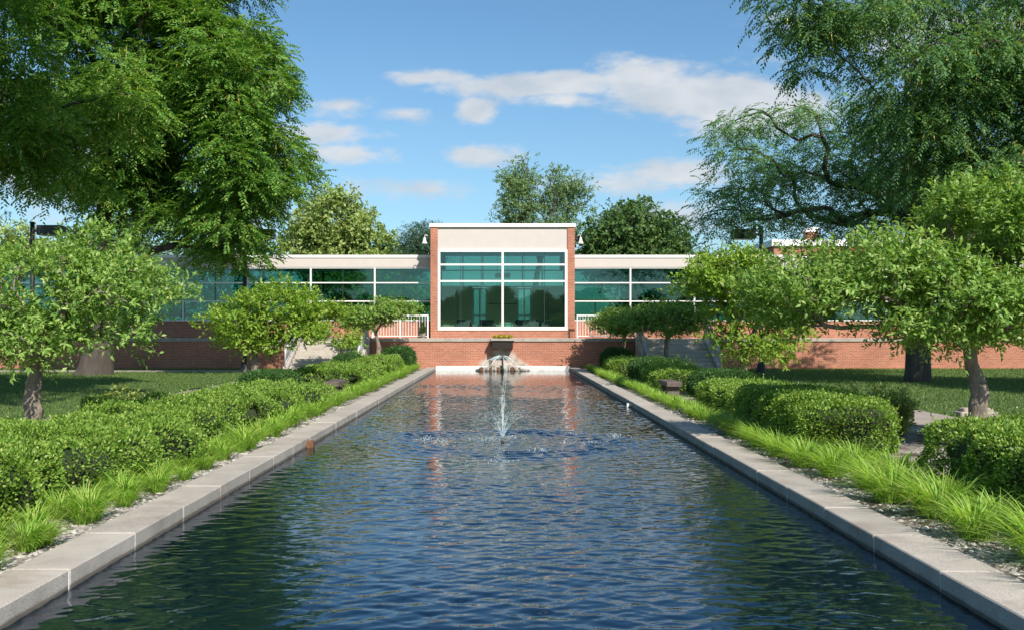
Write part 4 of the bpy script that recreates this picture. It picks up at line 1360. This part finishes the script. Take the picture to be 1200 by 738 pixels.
# ------------------------------------------------------------------ benches, stone, lamp posts
for s, lab in ((-1, 'dark brown slab bench between the clipped bushes on the left'), (1, 'dark brown slab bench between the clipped bushes on the right')):
    t = thing('stone_bench', lab, 'bench', (s * 4.33, 25.4, G), 'slab benches by the pool')
    MB().box(-.19, .19, -.65, .65, .30, .42, .015).build('seat', M['bench'], t)
    for y in (-.42, .42): MB().box(-.15, .15, y - .1, y + .1, -.03, .298).build('leg', M['bench'], t)
x, y, z = W(1147, 487, 19.5)
t = thing('stone_marker', 'low pale stone block on the lawn edge behind the largest crab apple', 'stone', (x, 19.6, G))
MB().box(-.38, .38, -.15, .2, -.03, .10, .02).build('plinth', M['stone'], t)
MB().box(-.30, .30, -.1, .16, .102, .17, .02).build('cap', M['stone'], t)


def lamp_post(px, d, label, side):
    x = (px - 589) / F * d
    t = thing('lamp_post', label, 'lamp post', (x, d, G), 'dark lamp posts on the lawns')
    MB().lathe((0, 0, -.04), [(.24, 0), (.24, .06), (.19, .16), (.16, .36), (.11, .46)], 16).build('base', M['dark'], t, True)
    MB().tube([(0, 0, .40), (0, 0, 5.95)], .085, 12).build('pole', M['dark'], t, True)
    MB().box(min(side * .08, side * .3), max(side * .08, side * .3), -.04, .04, 5.55, 5.65).build('arm', M['dark'], t)
    MB().box(min(side * .28, side * 1.2), max(side * .28, side * 1.2), -.3, .3, 5.42, 5.80, .03).build('lamp_head', M['dark'], t)
    MB().box(min(side * .36, side * 1.12), max(side * .36, side * 1.12), -.24, .24, 5.40, 5.418).build('lens', M['white'], t)


lamp_post(38, 38.5, 'dark lamp post with a square box head at the left picture edge', 1)
lamp_post(287, 40.0, 'dark lamp post left of the left stairs, its head lost in leaves', 1)
lamp_post(892, 40.0, 'dark lamp post right of the right stairs behind the bright crab apple', -1)

# ------------------------------------------------------------------ behind the building
BT = 'trees behind the building'
def far_tree(name, label, px, d, ells, n, lm, seed, per=16, cl=.9, ll=.30, lw=.18, k=6, shoot=.5, tr=.3, fork=3.5, inner=.5, style='round', forkx=None, tip_r=.02, droop=.15):
    x = (px - 589) / F * d
    return tree(name, label, 'tree', (x, d, G), (x + .05 if forkx is None else forkx, d, fork), tr, ells, n, style, lm, M['bark_mid'], seed, BT, cl_r=cl, per=per, k=k, shoot=shoot, ll=ll, lw=lw, droop=droop, tip_r=tip_r, step=1.0, inner=inner)


far_tree('linden_tree', 'rounded yellow-green tree above the left wing roof', 395, 75, [E(392, 262, 75, 42, 38, 3.2), E(370, 285, 75, 36, 30, 2.6), E(425, 288, 75, 30, 28, 2.6), E(395, 310, 75, 55, 30, 3)], 240, M['linden'], 51, 20, .8, .30, .17)
far_tree('broadleaf_tree', 'darker tree tucked behind the yellow-green tree on its right', 446, 84, [E(444, 292, 84, 16, 18, 2), E(455, 310, 84, 22, 18, 2)], 60, M['maple'], 52, 16, .8, .3, .17)
far_tree('pine_tree', 'blue-green tree just left of the pavilion above the wing roof', 486, 85, [E(490, 290, 85, 24, 26, 2.2), E(505, 285, 85, 22, 22, 2), E(480, 310, 85, 24, 20, 2)], 130, M['pine'], 53, 20, .7, .22, .05, 9, .5)
far_tree('airy_tree', 'tall airy twin-crowned tree behind the pavilion roof', 625, 90, [E(606, 232, 90, 26, 40, 2.6), E(612, 205, 90, 16, 20, 1.8), E(655, 222, 90, 24, 24, 2.4), E(680, 232, 90, 20, 22, 2), E(640, 262, 90, 40, 30, 2.5)], 170, M['poplar'], 54, 20, .85, .24, .11, 7, .5, .32, 5, .3, tip_r=.03)
far_tree('maple_tree', 'dense dark green tree right of the pavilion above the wing roof', 742, 76, [E(742, 265, 76, 38, 28, 3), E(712, 282, 76, 32, 26, 2.6), E(778, 284, 76, 28, 26, 2.4), E(742, 305, 76, 62, 28, 3)], 260, M['maple'], 55, 20, .85, .30, .18)
far_tree('broadleaf_tree', 'hazy green tree above the wing roof at the left picture edge', 5, 82, [E(5, 280, 82, 40, 24, 3), E(-30, 300, 82, 60, 30, 3), E(40, 305, 82, 40, 22, 3)], 120, M['linden'], 56, 16, .9, .32, .18)
far_tree('broadleaf_tree', 'green tree behind the left wing, seen through the big locust', 160, 80, [E(130, 285, 80, 60, 30, 3), E(210, 300, 80, 60, 26, 3), E(280, 295, 80, 50, 22, 3), E(190, 340, 80, 130, 40, 3)], 220, M['maple'], 57, 16, .95, .34, .19)
far_tree('broadleaf_tree', 'low green tree behind the right wing windows', 860, 80, [E(850, 330, 80, 90, 30, 3), E(780, 350, 80, 70, 25, 2.5)], 130, M['maple'], 58, 15, .95, .34, .19)
far_tree('broadleaf_tree', 'low green tree behind the left wing windows by the pavilion', 430, 68, [E(430, 350, 68, 80, 28, 2.5)], 90, M['linden'], 59, 15, .9, .34, .19, fork=2.2)


def brick_block(x0, x1, y0, y1, h, label, nw, rows_, seed, chim=None):
    t = thing('brick_building', label, 'building', ((x0 + x1) / 2, y0, G))
    c = (x0 + x1) / 2
    w = MB().box(x0 - c, x1 - c, 0, y1 - y0, -.1, h).build('wall', M['brick'], t)
    MB().box(x0 - c - .2, x1 - c + .2, -.2, y1 - y0 + .2, h, h + .5).build('cornice', M['whitecap'], t)
    for r_ in range(rows_):
        for i in range(nw):
            xx = x0 - c + (x1 - x0) * (i + .5) / nw; zz = 1.6 + r_ * 3.4
            f = MB().box(xx - .75, xx + .75, -.04, .02, zz - .1, zz + 2.0)
            fo = f.build('window', M['white'], t)
            MB().box(xx - .65, xx - .03, -.055, -.041, zz, zz + 1.9).box(xx + .03, xx + .65, -.055, -.041, zz, zz + 1.9).build('pane', M['chair'], fo)
    if chim:
        for (cx, cw, ch) in chim:
            q = MB().box(cx - c - cw / 2, cx - c + cw / 2, 1, 2, h, h + ch).build('chimney', M['brick'], t)
            MB().box(cx - c - cw / 2 - .08, cx - c + cw / 2 + .08, .92, 2.08, h + ch, h + ch + .35).build('chimney_cap', M['whitecap'], q)


brick_block(21, 33, 76, 88, 8.2, 'low brick building with a chimney behind the right wing', 4, 2, 0, [(24.3, .9, 1.2)])
brick_block(37.2, 60, 72, 90, 14.0, 'tall brick building at the right picture edge behind the trees', 7, 4, 0)

# trees outside the picture, left, right and behind: they shade the lawns and stand in the windows' reflections


def copy_tree(src, loc, rz, label, sc=1.0):
    r_ = src.copy(); COL.objects.link(r_)
    r_.location = loc; r_.rotation_euler = (0, 0, rz); r_.scale = (sc, sc, sc)
    r_['label'] = label; r_['group'] = 'shade trees outside the picture'
    for ch in list(src.children):
        c_ = ch.copy(); COL.objects.link(c_); c_.parent = r_
    return r_


big = [o_ for o_ in bpy.data.objects if o_.name == 'honey_locust'][0]
copy_tree(big, (27.0, 13.0, G), R(40), 'locust standing right of the picture, shading the right lawn')
mapl = [o_ for o_ in bpy.data.objects if o_.name == 'maple_tree'][0]
rg = np.random.default_rng(66)
for i in range(15):
    copy_tree(mapl, (-33 + i * 4.7 + rg.uniform(-1, 1), -50 + rg.uniform(-5, 5), G), rg.uniform(0, 6.28), 'rounded tree in the row far behind the viewer', rg.uniform(.52, .70))
for i in range(13):
    copy_tree(mapl, (-29 + i * 4.4 + rg.uniform(-1, 1), -44 + rg.uniform(-2, 2), G), rg.uniform(0, 6.28), 'low tree in the front row far behind the viewer', rg.uniform(.42, .56))
